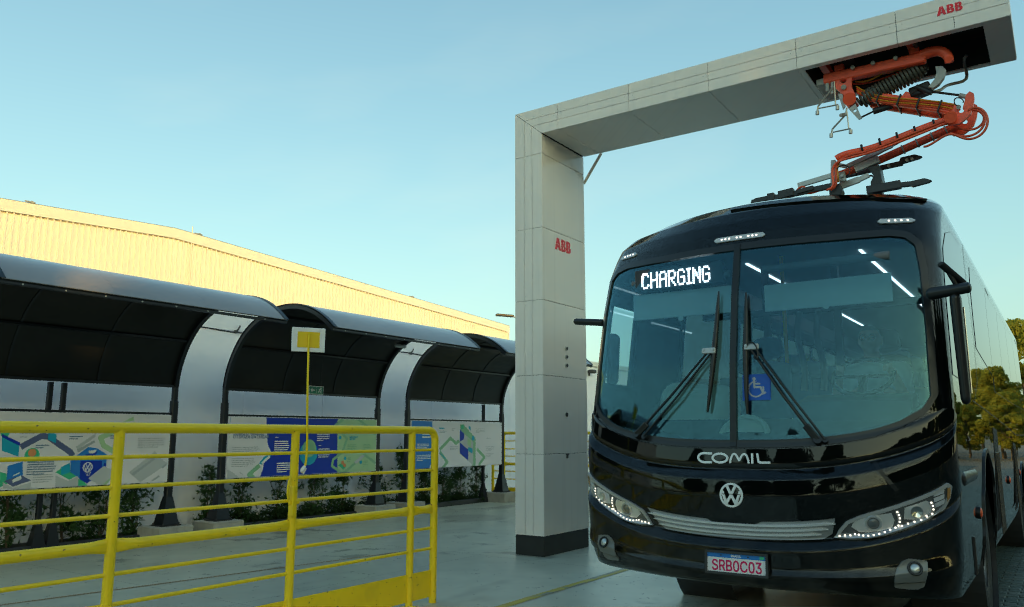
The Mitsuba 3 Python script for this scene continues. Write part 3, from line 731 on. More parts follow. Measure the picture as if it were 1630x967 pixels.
add(pa, 'cable', tube(smooth_path([(-1.843,9.000,4.401), (-1.788,9.000,4.434), (-1.712,9.000,4.390), (-1.716,9.000,4.333), (-1.808,9.000,4.322)], 18), .006, 6), 'm_dark', smooth=60)

# ------------------------------------------------------------------ shelters
ARC = smooth_path([(-10.84, 2.2), (-10.78, 2.5), (-10.65, 2.77), (-10.43, 3.04), (-10.06, 3.27), (-9.57, 3.385), (-9.2, 3.37), (-8.85, 3.26), (-8.55, 3.07), (-8.45, 2.985)], 40)
ARC = np.stack([ARC[:, 0], ARC[:, 1]], 1)
tn = np.gradient(ARC, axis=0); tn /= np.linalg.norm(tn, axis=1, keepdims=True)
NRM = np.stack([-tn[:, 1], tn[:, 0]], 1)          # outwards (up)


def arc_strip(y0, y1, off, th, i0=0, i1=None):
    """a curved sheet along the profile between two depths, from off to off + th outside it"""
    P_ = ARC[i0:i1]; n_ = NRM[i0:i1]; n = len(P_)
    lo, hi = P_ + n_ * off, P_ + n_ * (off + th)
    v = np.array([[q[0], y, q[1]] for q, y in [(p, y) for y in (y0, y1) for p in lo] + [(p, y) for y in (y0, y1) for p in hi]])
    i = np.arange(n - 1)
    L0, L1, H0, H1 = i, i + n, i + 2 * n, i + 3 * n
    f = [np.stack([L0, L0 + 1, L1 + 1, L1], 1), np.stack([H0, H1, H1 + 1, H0 + 1], 1), np.stack([L0, H0, H0 + 1, L0 + 1], 1), np.stack([L1, L1 + 1, H1 + 1, H1], 1),
         [[0, n, 3 * n, 2 * n], [n - 1, 3 * n - 1, 4 * n - 1, 2 * n - 1]]]
    return trimesh.Trimesh(*(lambda v, f: (v, np.vstack([f[:, [0, 1, 2]], f[:, [0, 2, 3]]])))(v, np.vstack(f)), process=False)


SX = -10.85


def shelter(y0, y1, label, stanchions=()):
    s = thing('shelter', label, 'shelter', None)
    nb = 3
    ys = np.linspace(y0, y1, nb + 1)
    for a, b in zip(ys[:-1], ys[1:]):
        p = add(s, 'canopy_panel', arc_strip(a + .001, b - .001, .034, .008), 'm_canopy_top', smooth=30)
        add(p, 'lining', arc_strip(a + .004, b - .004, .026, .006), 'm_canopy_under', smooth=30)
    for i, y in enumerate(ys):
        w = .032 if i in (0, nb) else .014
        o = -.03 if i in (0, nb) else .012
        add(s, 'rib', arc_strip(y - w, y + w, o, .054 if i in (0, nb) else .012), 'm_frame', smooth=30)
        if i in (0, nb): add(s, 'cover_strip', arc_strip(y - w * 1.1, y + w * 1.1, .0425, .006), 'm_frame', smooth=30)
    for k in (9, 19, 28):
        q = ARC[k] + NRM[k] * .006
        add(s, 'purlin', box(q[0] - .018, q[0] + .018, y0 + .034, y1 - .034, q[1] - .02, q[1] + .016, .004), 'm_frame')
    e = ARC[-1]
    add(s, 'eave_trim', box(e[0] - .022, e[0] + .014, y0 - .03, y1 + .03, e[1] - .02, e[1] + .012, .005), 'm_frame')
    add(s, 'eave_bolts', [cyl((e[0] + .012, y, e[1] - .004), (e[0] + .019, y, e[1] - .004), .009, 8) for y in np.arange(y0 + .2, y1, .42)], 'm_galv', kind='stuff')
    for y in (y0, y1):
        p = add(s, 'post', [box(SX - .035, SX + .035, y - .035, y + .035, 2.0, 2.24, .006), box(SX - .046, SX + .046, y - .046, y + .046, .55, 2.0, .008)], 'm_frame')
        hull = trimesh.convex.convex_hull(np.array([[SX + sx * a, y + sy * a, z] for a, z in ((.05, .62), (.062, .45), (.125, .235)) for sx in (-1, 1) for sy in (-1, 1)]))
        add(p, 'flared_foot', hull, 'm_frame')
        add(p, 'anchor_plate', [box(SX - .15, SX + .15, y - .15, y + .15, .212, .23, .003)] + [cyl((SX + dx, y + dy, .23), (SX + dx, y + dy, .255), .012, 8) for dx in (-.125, .125) for dy in (-.125, .125)], 'm_dark')
        add(s, 'footing', box(SX - .28, SX + .28, y - .27, y + .27, -.05, .212, .012), 'm_concrete')
    add(s, 'crossbar', box(SX - .025, SX + .025, y0 + .036, y1 - .036, 2.195, 2.235, .005), 'm_frame')
    add(s, 'crossbar', box(SX - .02, SX + .02, y0 + .047, y1 - .047, 1.795, 1.825, .004), 'm_frame')
    for y in stanchions:
        add(s, 'stanchion', box(SX - .30, SX - .24, y - .03, y + .03, .0, 2.2, .005), 'm_frame')
        add(s, 'stanchion_foot', trimesh.convex.convex_hull(np.array([[SX - .27 + sx * a, y + sy * a, z] for a, z in ((.032, .4), (.09, .03), (.09, 0)) for sx in (-1, 1) for sy in (-1, 1)])), 'm_frame')
    return s


shelter(-.15, 2.65, 'curved dark shelter canopy mostly outside the left edge, behind the nearest one')
s1 = shelter(3.45, 6.93, 'nearest and largest curved shelter canopy at the left edge of the photo', (5.28, 5.46))
s2 = shelter(7.80, 11.20, 'middle curved shelter canopy, behind the white and yellow sign on a pole')
s3 = shelter(12.05, 15.30, 'farthest curved shelter canopy, beside the gantry column', (14.95,))
# emergency lights under the canopies
l1 = thing('canopy_light', 'small tubular light fixed under the middle shelter canopy', 'light')
add(l1, 'body', put(box(-.14, .14, -.03, .03, -.03, .03, .012), (-10.12, 11.0, 3.14), (0, 1, 0), (1, 0, .6)), 'm_steel')
# exit sign
ex = thing('exit_sign', 'green running-man exit sign with arrow under the middle shelter canopy', 'sign')
EXX = -10.62
ey = [(-10.600,9.279,2.337), (-10.600,9.611,2.190)]
yA, yB, zA, zB = ey[0][1], ey[1][1], ey[1][2], ey[0][2]
add(ex, 'plate', box(EXX - .008, EXX, yA, yB, zA, zB, .003), 'm_white')
add(ex, 'green_field', box(EXX - .001, EXX + .002, yA + .012, (yA + yB) / 2 - .004, zA + .012, zB - .012), 'm_signgreen')
add(ex, 'green_field', box(EXX - .001, EXX + .002, (yA + yB) / 2 + .004, yB - .012, zA + .012, zB - .012), 'm_signgreen')
cy, cz_, wv = yA + (yB - yA) * .26, (zA + zB) / 2, (zB - zA)
arrow = unary_union([sbox(-.2 * wv, -.06 * wv, .28 * wv, .06 * wv), Polygon([(-.32 * wv, 0), (-.08 * wv, .24 * wv), (-.02 * wv, .18 * wv), (-.16 * wv, 0), (-.02 * wv, -.18 * wv), (-.08 * wv, -.24 * wv)])])
add(ex, 'arrow', plate(arrow, (EXX + .002, cy, cz_), (0, 1, 0), (0, 0, 1), .002), 'm_white')
man = unary_union([Point(.05 * wv, .27 * wv).buffer(.065 * wv), LineString([(.02 * wv, .17 * wv), (-.03 * wv, -.05 * wv)]).buffer(.06 * wv), LineString([(-.03 * wv, -.05 * wv), (-.14 * wv, -.1 * wv), (-.2 * wv, -.26 * wv)]).buffer(.035 * wv),
                   LineString([(-.03 * wv, -.05 * wv), (.1 * wv, -.14 * wv), (.06 * wv, -.3 * wv)]).buffer(.035 * wv), LineString([(.02 * wv, .14 * wv), (-.14 * wv, .06 * wv)]).buffer(.03 * wv), LineString([(.02 * wv, .14 * wv), (.16 * wv, .04 * wv)]).buffer(.03 * wv),
                   LineString([(.24 * wv, -.34 * wv), (.24 * wv, .34 * wv)]).buffer(.02 * wv)])
add(ex, 'running_man', plate(man, (EXX + .002, yA + (yB - yA) * .74, cz_), (0, 1, 0), (0, 0, 1), .002), 'm_white')
add(ex, 'hanger', [cyl((EXX - .004, yA + .05, zB - .002), (EXX - .004, yA + .05, zB + .45), .004, 6), cyl((EXX - .004, yB - .05, zB - .002), (EXX - .004, yB - .05, zB + .45), .004, 6)], 'm_dark')

# ------------------------------------------------------------------ display boards
DX = SX + .05


def board(y0, y1, label, z0=.835, z1=1.79):
    k = thing('display_board', label, 'display board')
    add(k, 'panel', box(DX - .016, DX, y0, y1, z0, z1, .003), 'm_board')
    return k, [0]


def ink(b, colour, polys, name=None):
    """flat print: polygons in (y, z), one part per colour and layer"""
    key, layer = b
    layer[0] += 1
    off = .0008 * layer[0]
    g = unary_union([p if not isinstance(p, list) else Polygon(p).buffer(0) for p in polys]).intersection(clip)
    g = unary_union([q for q in getattr(g, 'geoms', [g]) if q.geom_type == 'Polygon'])
    if g.is_empty: return
    m = extrude(g, .0006)
    add(key, name or 'print', put(m, (DX + off - .0006, 0, 0), (0, 1, 0), (0, 0, 1)), 'm_print_' + colour, kind='stuff')


def stroke(pts, w):
    return LineString(pts).buffer(w / 2, cap_style=2, join_style=1)


def lines(y, z, w, n, pitch=.030, h=.012, seed=1):
    g = np.random.default_rng(seed)
    return [sbox(y, z - i * pitch, y + w * (1 if i < n - 1 else g.uniform(.4, .9)) * g.uniform(.88, 1), z - i * pitch + h) for i in range(n)]


def words(b, text, y, z, h, colour='text'):
    key, layer = b
    layer[0] += 1
    t = meshkit.text_mesh(text, h, .0006, True)
    add(key, 'heading', put(t, (DX + .0008 * layer[0], y, z), (0, 1, 0), (0, 0, 1)), 'm_print_' + colour, label='heading ' + text)


clip = sbox(3.52, .84, 6.86, 1.785)
b1 = board(3.51, 6.87, 'wide white poster with blue house, tablet and batteries under the nearest canopy')
ink(b1, 'slate', [stroke([(4.841,1.353),(5.083,1.492),(5.169,1.476),(5.270,1.404),(5.456,1.281),(5.493,1.231)], .075)])
ink(b1, 'pale_green', [stroke([(6.165,1.612),(5.841,1.466),(5.894,1.357),(6.124,1.235),(6.103,1.058),(5.976,0.895),(5.897,0.807)], .07), [(6.141,1.681),(6.290,1.761),(6.295,1.700),(6.222,1.691)]])
ink(b1, 'mint', [Point([(4.984,1.250),(4.991,1.249)][0]).buffer(.09), [(5.497,0.828),(5.537,0.923),(5.635,0.926),(5.726,0.832)], [(4.632,1.053),(4.704,1.035),(4.730,0.913),(4.649,0.872)], Point([(4.643,1.523),(4.650,1.523)][0]).buffer(.05), [(5.288,1.029),(5.377,1.089),(5.581,0.977),(5.472,0.925)]])
ink(b1, 'orange', [Point([(4.981,1.281),(4.988,1.281)][0]).buffer(.05)])
ink(b1, 'teal', [[(4.610,1.500),(4.822,1.392),(4.822,1.237),(4.628,1.310)], [(5.155,1.548),(5.260,1.508),(5.262,1.396),(5.157,1.444)], [(5.353,1.090),(5.460,1.143),(5.479,1.022),(5.363,0.986)], [(6.015,1.364),(6.117,1.312),(6.124,1.235),(6.031,1.288)]])
ink(b1, 'sky', [[(4.710,1.126),(4.879,1.174),(4.895,1.005),(4.713,0.944)], [(5.466,1.175),(5.682,1.343),(5.810,1.324),(5.947,1.239),(5.947,1.029),(5.706,0.866),(5.479,1.022)]])
ink(b1, 'royal', [[(4.608,1.515),(4.828,1.407),(4.824,1.368),(4.612,1.477)], [(5.597,1.164),(5.885,1.156),(5.897,1.006),(5.706,0.866),(5.602,0.928)], [(5.640,1.245),(5.748,1.259),(5.822,1.291),(5.792,1.242),(5.693,1.211)], [(5.913,1.131),(5.948,1.121),(5.945,1.054),(5.913,1.030)]])
ink(b1, 'slate', [[(4.684,0.945),(4.791,0.872),(4.998,0.939),(4.881,1.005)], [(6.017,1.347),(6.120,1.286),(6.121,1.269),(6.018,1.330)]])
ink(b1, 'pale_grey', [[(4.672,0.931),(4.793,0.857),(5.000,0.915),(5.000,0.838),(4.679,0.855)], [(5.516,1.345),(5.767,1.525),(5.771,1.483),(5.551,1.312)], [(5.717,0.931),(5.916,1.089),(6.108,0.998),(5.896,0.824)], [(5.291,0.989),(5.457,0.910),(5.582,0.969),(5.594,0.823),(5.305,0.838)], [(6.279,0.992),(6.615,1.243),(6.860,1.095),(6.457,0.847)], [(6.516,1.157),(6.641,1.278),(6.811,1.097),(6.698,1.038)]])
ink(b1, 'white', [[(5.590,1.442),(5.677,1.492),(5.679,1.467),(5.600,1.418)], [(4.776,0.956),(4.873,1.006),(4.885,0.959),(4.787,0.918)], [(4.778,1.009),(4.855,1.045),(4.856,1.029),(4.780,0.994)], [(5.686,1.293),(5.803,1.308),(5.773,1.259),(5.706,1.260)]])
ink(b1, 'grey', [[(6.309,0.965),(6.629,1.181),(6.659,1.163),(6.338,0.938)], [(6.616,0.866),(6.726,0.931),(6.747,0.913),(6.636,0.847)], [(6.756,1.045),(6.831,1.096),(6.843,1.069),(6.777,1.027)], [(5.535,1.312),(5.758,1.433),(5.769,1.408),(5.555,1.271)]])
rd = Point([(5.696,1.079),(5.704,1.079)][0])
ink(b1, 'white', [rd.buffer(.066).difference(rd.buffer(.055)), affinity.translate(affinity.scale(unary_union([LineString([(-.022, .034), (0, -.002), (.022, .034)]).buffer(.0045), LineString([(-.036, .018), (-.016, -.034), (0, .0), (.016, -.034), (.036, .018)]).buffer(.0045)]), 1.3, 1.3, origin=(0, 0)), rd.x, rd.y)], 'roundel')
for tx, px in (('Truck', (-10.800,5.670,0.998)), ('Bus', (-10.800,5.685,0.969))):
    words(b1, tx, px[1], px[2], .020, 'white')
t = [(-10.800,5.011,1.366), (-10.800,4.933,1.158), (-10.800,4.810,1.523), (-10.800,5.423,1.476), (-10.800,5.970,1.483), (-10.800,5.015,1.000), (-10.800,6.371,1.448)]
ink(b1, 'text', lines(t[0][1], t[0][2], .18, 2, seed=2) + lines(t[1][1], t[1][2], .36, 6, seed=3) + lines(t[2][1], t[2][2], .26, 1, h=.02) + lines(t[3][1], t[3][2], .17, 2, seed=4) + lines(t[4][1], t[4][2], .16, 2, seed=6))
ink(b1, 'grey', lines(t[5][1], t[5][2], .25, 4, h=.008, seed=8) + lines(t[6][1], t[6][2], .42, 5, h=.008, seed=9) + lines(t[2][1], t[2][2] - .05, .14, 1, h=.008))

clip = sbox(7.875, .84, 11.125, 1.785)
b2 = board(7.86, 11.14, 'poster in white, royal blue and pale green with a battery heading, under the middle canopy')
ink(b2, 'royal', [[(8.566,1.795),(10.248,1.792),(10.294,0.799),(8.501,0.830),(8.554,0.978),(8.557,1.127),(8.702,1.225),(8.619,1.348)]])
ink(b2, 'pale_green', [[(10.126,1.790),(11.134,1.795),(11.175,0.764),(10.173,0.804)]])
ink(b2, 'sky', [[(7.811,1.790),(7.880,1.782),(7.885,1.704),(7.819,1.664)]])
ink(b2, 'mint', [[(7.821,1.645),(7.877,1.665),(7.880,1.452),(7.822,1.452)], [(10.180,0.968),(10.285,1.010),(10.395,0.951),(10.306,0.887)]])
ink(b2, 'royal', [[(10.020,1.799),(10.156,1.790),(10.071,1.678),(10.026,1.677)], [(10.029,1.006),(10.145,1.080),(10.157,0.837),(10.033,0.929)]])
ink(b2, 'sage', [stroke([(8.477,1.020),(8.280,0.879),(8.380,0.826)], .07), stroke([(10.101,1.678),(10.373,1.432),(10.276,1.199),(10.056,1.071),(10.031,0.962),(10.293,0.821),(10.383,0.862),(10.829,1.143),(11.133,0.975)], .05), stroke([(10.264,1.781),(10.072,1.666)], .05), stroke([(10.640,1.798),(10.806,1.697),(11.112,1.512)], .05)])
ink(b2, 'teal', [[(8.463,1.050),(8.556,1.148),(8.689,1.226),(8.693,1.155),(8.526,1.028)], Point([(9.488,1.191),(9.502,1.190)][0]).buffer(.20).intersection(sbox(0, 0, 20, 1.33)), Point([(10.203,1.455),(10.218,1.455)][0]).buffer(.032), Point([(10.738,1.008),(10.754,1.008)][0]).buffer(.032), Point([(10.342,1.086),(10.358,1.086)][0]).buffer(.03)])
ink(b2, 'sage', [Point([(9.497,1.276),(9.511,1.276)][0]).buffer(.15)])
ink(b2, 'orange', [Point([(10.285,1.010),(10.300,1.009)][0]).buffer(.035), Point([(10.333,0.964),(10.348,0.963)][0]).buffer(.035)])
ink(b2, 'pale_grey', [[(7.831,0.992),(7.972,0.929),(8.118,0.827),(7.842,0.839)], [(10.563,1.013),(10.781,1.144),(10.830,1.120),(10.628,0.978)], [(8.075,0.945),(8.161,0.893),(8.174,0.873),(8.101,0.915)]])
ink(b2, 'white', [[(8.499,1.059),(8.654,1.176),(8.681,1.145),(8.538,1.038)], [(9.340,0.879),(9.404,0.960),(9.460,0.937),(9.397,0.835)]])
hd = [(-10.800,7.933,1.505), (-10.800,7.937,1.451)]
words(b2, 'COMO O NIÓBIO', hd[0][1], hd[0][2], .052)
words(b2, 'OTIMIZA BATERIAS', hd[1][1], hd[1][2], .052)
tt = [(-10.800,7.935,1.306), (-10.800,7.935,1.132), (-10.800,8.743,1.388), (-10.800,8.815,1.030), (-10.800,9.655,1.500), (-10.800,9.697,1.252), (-10.800,10.434,1.455), (-10.800,10.378,1.320), (-10.800,10.789,1.327), (-10.800,10.388,1.085), (-10.800,10.786,1.019), (-10.800,8.751,1.459), (-10.800,9.693,1.316)]
ink(b2, 'grey', lines(tt[0][1], tt[0][2], .52, 4, h=.008, seed=1) + lines(tt[1][1], tt[1][2], .46, 5, h=.008, seed=2))
ink(b2, 'white', lines(tt[2][1], tt[2][2], .32, 6, .034, .018, 3) + lines(tt[3][1], tt[3][2], .32, 5, .034, .018, 4) + lines(tt[4][1], tt[4][2], .30, 4, .034, .014, 5) + lines(tt[5][1], tt[5][2], .28, 5, .034, .014, 6) + lines(tt[11][1], tt[11][2], .10, 1) + lines(tt[12][1], tt[12][2], .10, 1))
ink(b2, 'sage', lines(tt[7][1], tt[7][2], .24, 5, h=.010, seed=7) + lines(tt[8][1], tt[8][2], .19, 4, h=.010, seed=8) + lines(tt[9][1], tt[9][2], .10, 3, h=.010, seed=9) + lines(tt[10][1], tt[10][2], .13, 4, h=.010, seed=10))
ink(b2, 'teal', lines(tt[6][1], tt[6][2], .22, 2, .036, .020, 11))

clip = sbox(12.125, .84, 15.225, 1.785)
b3 = board(12.11, 15.24, 'white poster with light blue left side and cut-away drawing under the farthest canopy')
ink(b3, 'sky', [[(12.040,1.784),(12.753,1.782),(12.774,0.979),(12.679,0.830),(12.069,0.838)]])
ink(b3, 'sage', [stroke([(13.009,1.204),(13.357,1.434),(13.551,1.328),(13.658,1.380)], .07), stroke([(13.011,1.152),(13.262,0.940),(13.100,0.816)], .07), stroke([(14.286,1.199),(14.568,1.015),(14.360,0.842)], .07), [(13.674,1.727),(13.805,1.729),(14.238,1.432),(14.245,0.832),(14.109,0.837),(14.102,1.323),(13.698,1.594)]])
ink(b3, 'pale_grey', [[(13.675,1.620),(14.147,1.350),(14.154,0.849),(13.662,1.115)]])
ink(b3, 'royal', [[(13.680,1.340),(13.969,1.190),(13.973,0.961),(13.684,1.114)], [(13.675,1.620),(13.831,1.527),(13.811,1.406),(13.680,1.367)]])
ink(b3, 'teal', [[(13.968,1.243),(14.126,1.214),(14.128,1.092),(13.970,1.163)], [(13.984,1.704),(14.052,1.677),(14.053,1.595),(13.985,1.636)], [(13.031,1.139),(13.198,1.019),(13.199,0.994),(13.032,1.113)], Point([(14.146,1.432),(14.169,1.432)][0]).buffer(.05)])
ink(b3, 'pale_green', [[(13.943,1.446),(14.079,1.378),(14.058,1.229),(13.945,1.298)]])
ink(b3, 'mint', [Point([(13.762,1.675),(13.784,1.675)][0]).buffer(.05)])
w3 = [(-10.800,12.137,1.674), (-10.800,12.279,1.313), (-10.800,12.286,1.090), (-10.800,12.979,1.629), (-10.800,14.235,1.637), (-10.800,14.611,1.430), (-10.800,14.613,1.236), (-10.800,13.340,1.251), (-10.800,13.395,1.632), (-10.800,14.614,1.083)]
ink(b3, 'white', lines(w3[0][1] + .3, w3[0][2] - .17, .5, 2, .06, .035, 2) + lines(w3[1][1], w3[1][2], .42, 3, .034, .014, 3) + lines(w3[2][1], w3[2][2], .45, 4, .034, .014, 4))
ink(b3, 'teal', lines(w3[3][1], w3[3][2], .25, 1, h=.025))
ink(b3, 'grey', lines(w3[3][1], w3[3][2] - .05, .25, 2, h=.009) + lines(w3[4][1], w3[4][2], .33, 4, h=.008, seed=5) + lines(w3[5][1], w3[5][2], .26, 1, h=.008) + lines(w3[6][1], w3[6][2], .33, 4, h=.008, seed=6) + lines(w3[7][1], w3[7][2], .28, 3, h=.008, seed=7) + lines(w3[8][1], w3[8][2], .12, 2, h=.008, seed=8) + lines(w3[9][1], w3[9][2], .3, 3, h=.008, seed=9))

# ------------------------------------------------------------------ yellow railings


def railing(end, d, length, posts, label):
    """a run of railing from its free end along the unit direction d; posts are distances from the free end"""
    k = thing('railing', label, 'railing')
    e, d = np.array(end, float), np.array(d, float)
    at = lambda s, z: e + d * s + [0, 0, z]
    r = .034
    path = [at(0, 0.0), at(0, 1.545 - .09)] + [at(.09 * (1 - math.cos(t)), 1.545 - .09 * (1 - math.sin(t))) for t in np.linspace(.2, math.pi / 2, 7)] + [at(length, 1.545)]
    add(k, 'top_rail', tube(path, r, 16), 'm_yellow', smooth=50)
    for s in posts:
        add(k, 'post', tube([at(s, 0), at(s, 1.545)], .032, 16), 'm_yellow', smooth=50)
        add(k, 'base_bolts', [cyl(at(s + a_, .012) + np.cross((0, 0, 1), d) * b_, at(s + a_, .03) + np.cross((0, 0, 1), d) * b_, .009, 6) for a_ in (-.05, .05) for b_ in (-.05, .05)], 'm_galv', kind='stuff')
        add(k, 'base_plate', put(box(-.07, .07, -.07, .07, 0, .012, .003), at(s, 0.001), d, np.cross((0, 0, 1), d)), 'm_yellow')
    wb_ = []
    for s in posts:
        for z, rr in ((1.365, .0175), (1.18, .0175), (1.01, .0175), (.66, .0175), (.48, .0175)):
            for sg_ in (-1, 1):
                wb_.append(tube([at(s + sg_ * .029, z), at(s + sg_ * .036, z)], [rr, .015], 8))
        wb_.append(tube([at(s, .013), at(s, .022)], [.042, .033], 12))
    add(k, 'weld_beads', wb_, 'm_yellow', kind='stuff')
    stops = [0] + list(posts) + [length]
    for a, b in zip(stops[:-1], stops[1:]):
        if b - a < .05: continue
        for z in (1.365, 1.18, 1.01, .66, .48):
            add(k, 'thin_rail', tube([at(a, z), at(b, z)], .0135, 10), 'm_yellow', smooth=50)
        L = b - a
        n = 40
        s = np.linspace(a, b, n)
        f = np.clip(np.minimum(s - a, b - s) / .16, 0, 1); f = f * f * (3 - 2 * f)
        # thick middle rail, pinched flat where it meets a post
        ang = np.arange(14) * 2 * math.pi / 14
        q = np.cross((0, 0, 1), d)
        v = np.array([at(t, .83) + q * (.034 * (.35 + .65 * g) * math.cos(w)) + np.array([0, 0, (.034 + .012 * (1 - g)) * math.sin(w)]) for t, g in zip(s, f) for w in ang])
        i, j = np.meshgrid(np.arange(n - 1), np.arange(14), indexing='ij')
        add(k, 'middle_rail', (v, np.stack([i * 14 + j, i * 14 + (j + 1) % 14, (i + 1) * 14 + (j + 1) % 14, (i + 1) * 14 + j], -1).reshape(-1, 4)), 'm_yellow', smooth=True)
        if L > .2:
            add(k, 'kick_plate', put(box(a + .036, b - .036, -.004, .004, .055, .29, .002), at(0, 0), d, np.cross((0, 0, 1), d)), 'm_yellow')
    return k


r1 = railing((-4.9, 5.83, 0), (0, -1, 0), 6.6, (.32, 1.66, 3.06, 4.46, 5.86), 'long yellow tubular railing in the foreground at lower left')
add(r1, 'latch', [bar((-4.86, 4.13, 1.12), (-4.86, 4.13, .90), .05, .03), bar((-4.862, 4.10, 1.0), (-4.862, 4.2, 1.0), .02, .03), tube(smooth_path([(-4.86, 4.11, 1.20), (-4.85, 4.085, 1.16), (-4.85, 4.085, 1.02)], 8), .010, 6)], 'm_yellow')
railing((-11.42, 15.75, 0), (1, 0, 0), 8.6, (.32, 1.8, 3.2, 4.6, 6.0, 7.4), 'distant yellow railing behind the gantry column')

sg = thing('pole_sign', 'small white sign with yellow rectangle on a thin yellow pole at the near railing', 'sign')
c = np.array((-4.860,4.225,2.242))
fd = np.array([.86, -.51, 0]); rd_ = np.array([.51, .86, 0])
add(sg, 'plate', put(box(-.130, .130, -.096, .096, -.006, .006, .003), c - fd * .012, rd_, (0, 0, 1)), 'm_white')
add(sg, 'yellow_field', put(box(-.086, .086, -.062, .062, -.001, .003), c - fd * .006, rd_, (0, 0, 1)), 'm_signyellow')
pb = [c + fd * .008 + [0, 0, .06], c + fd * .008 + [0, 0, -.1], np.array((-4.850,4.223,1.950)), np.array((-4.850,4.237,1.562)), np.array((-4.850,4.241,1.323)), np.array((-4.850,4.229,1.257)), np.array((-4.855,4.205,1.216))]
add(sg, 'pole', tube(smooth_path(pb, 30), .0085, 8), 'm_yellow', smooth=50)
add(sg, 'pole_tip', tube(smooth_path([(-4.845,4.224,1.267), (-4.845,4.207,1.239), (-4.850,4.194,1.221)], 6), [.010, .014, .017, .018, .015, .009], 8), 'm_white', smooth=50)

# ------------------------------------------------------------------ the coach: its outer surface as a function of (a, v)
# a runs round the plan: 0 front centre, +-1 the front corners, +-2 the rear end; v is the height measured along the swept-up front lines
XC, W0, YREAR = -1.9, 1.315, 16.6


def coach_w(z):
    z = np.asarray(z, float)
    w = W0 - np.interp(z, [.5, .7, 1.2, 1.6, 3.0], [.06, .02, 0, 0, .03])
    return w - np.where(z < 3.1, 0, .35 * (1 - np.sqrt(np.maximum(0, 1 - ((np.clip(z, 3.1, 3.45) - 3.1) / .35) ** 2))))


PROF = np.array([(.50, 5.47), (.525, 5.385), (.555, 5.355), (.585, 5.345), (.590, 5.315), (.615, 5.305), (.64, 5.325), (.76, 5.318), (.77, 5.325), (.825, 5.375), (.84, 5.38), (.96, 5.358), (1.10, 5.345), (1.205, 5.355), (1.212, 5.362),
                 (1.262, 5.418), (1.27, 5.425), (1.285, 5.425), (1.30, 5.418), (1.42, 5.43), (1.45, 5.44), (2.0, 5.50), (2.5, 5.60), (2.87, 5.71), (3.0, 5.76), (3.1, 5.82), (3.2, 5.91), (3.3, 6.07), (3.38, 6.32), (3.43, 6.78), (3.45, 7.4)])


def surf(a, v):
    a, v = np.broadcast_arrays(np.asarray(a, float), np.asarray(v, float))
    s, t = np.sign(a), np.abs(a)
    g = mikit_np_step(.5, .75, v) * (1 - mikit_np_step(1.35, 2.1, v))
    z = v + .34 * np.minimum(t, 1) ** 3 * g * np.clip(1.6 - .6 * np.maximum(t, 1) ** 2, 0, 1)
    W = coach_w(z)
    c = np.interp(z, [.5, 1.5, 2.8, 3.2, 3.45], [.24, .24, .28, .34, .5]); r = np.interp(z, [.5, 1.4, 2.8, 3.1, 3.45], [.26, .24, .24, .35, .8])
    wf = W - r * .6
    for _ in range(4):
        phi = np.arctan(2 * c / wf); wf = W - r * (1 - np.sin(phi))
    Y0 = np.interp(v, PROF[:, 0], PROF[:, 1])
    q = np.minimum(t / .8, 1)
    th = phi + (np.pi / 2 - phi) * np.clip((t - .8) / .2, 0, 1)
    x = np.where(t <= .8, wf * q, wf + r * (np.sin(th) - np.sin(phi)))
    y = np.where(t <= .8, Y0 + c * q * q, Y0 + c + r * (np.cos(phi) - np.cos(th)))
    y = np.where(t > 1, y + (t - 1) * (YREAR - y), y)
    return np.stack([XC + s * x, y, z], -1)


def mikit_np_step(a, b, x):
    t = np.clip((x - a) / (b - a), 0, 1)
    return t * t * (3 - 2 * t)


def normal(a, v):
    e = 2e-3
    n = np.cross(surf(a + e, v) - surf(a - e, v), surf(a, v + e) - surf(a, v - e))
    return n / (np.linalg.norm(n, axis=-1, keepdims=True) + 1e-12)


def grid_mesh(poly, A, V, off=0.0):
    """a polygon of the (a, v) plane as triangles on the surface, off metres outside it; returns (vertices, triangles, av)"""
    pp = prep(poly)
    x0, y0, x1, y1 = poly.bounds
    A = A[(A > x0 - .2) & (A < x1 + .2)]; V = V[(V > y0 - .15) & (V < y1 + .15)]
    pts, tri, idx = [], [], {}

    def vid(p):
        k = (round(p[0], 5), round(p[1], 5))
        if k not in idx:
            idx[k] = len(pts); pts.append(k)
        return idx[k]
    for i in range(len(A) - 1):
        for j in range(len(V) - 1):
            c = sbox(A[i], V[j], A[i + 1], V[j + 1])
            if pp.contains(c):
                q = [vid(p) for p in ((A[i], V[j]), (A[i + 1], V[j]), (A[i + 1], V[j + 1]), (A[i], V[j + 1]))]
                tri += [[q[0], q[1], q[2]], [q[0], q[2], q[3]]]
            elif pp.intersects(c):
                g = poly.intersection(c)
                for h in getattr(g, 'geoms', [g]):
                    if h.geom_type != 'Polygon' or h.area < 1e-9: continue
                    vv, ff = trimesh.creation.triangulate_polygon(h, engine='earcut')
                    ids = [vid(p) for p in vv]
                    for f in ff:
                        t = [ids[k] for k in f]
                        if len(set(t)) == 3:
                            p, q, r = (np.array(pts[k]) for k in t)
                            if (q - p)[0] * (r - p)[1] - (q - p)[1] * (r - p)[0] < 0: t = t[::-1]
                            tri.append(t)
    av = np.array(pts); tri = np.array(tri)
    v = surf(av[:, 0], av[:, 1])
    if off: v = v + normal(av[:, 0], av[:, 1]) * off
    return v, tri, av


FA = np.r_[np.linspace(-2, -1, 12)[:-1], np.linspace(-1, 1, 81), np.linspace(1, 2, 12)[1:]]
FV = np.unique(np.r_[PROF[:, 0], np.arange(.5, 3.2, .055), np.linspace(3.1, 3.45, 16)].round(4))


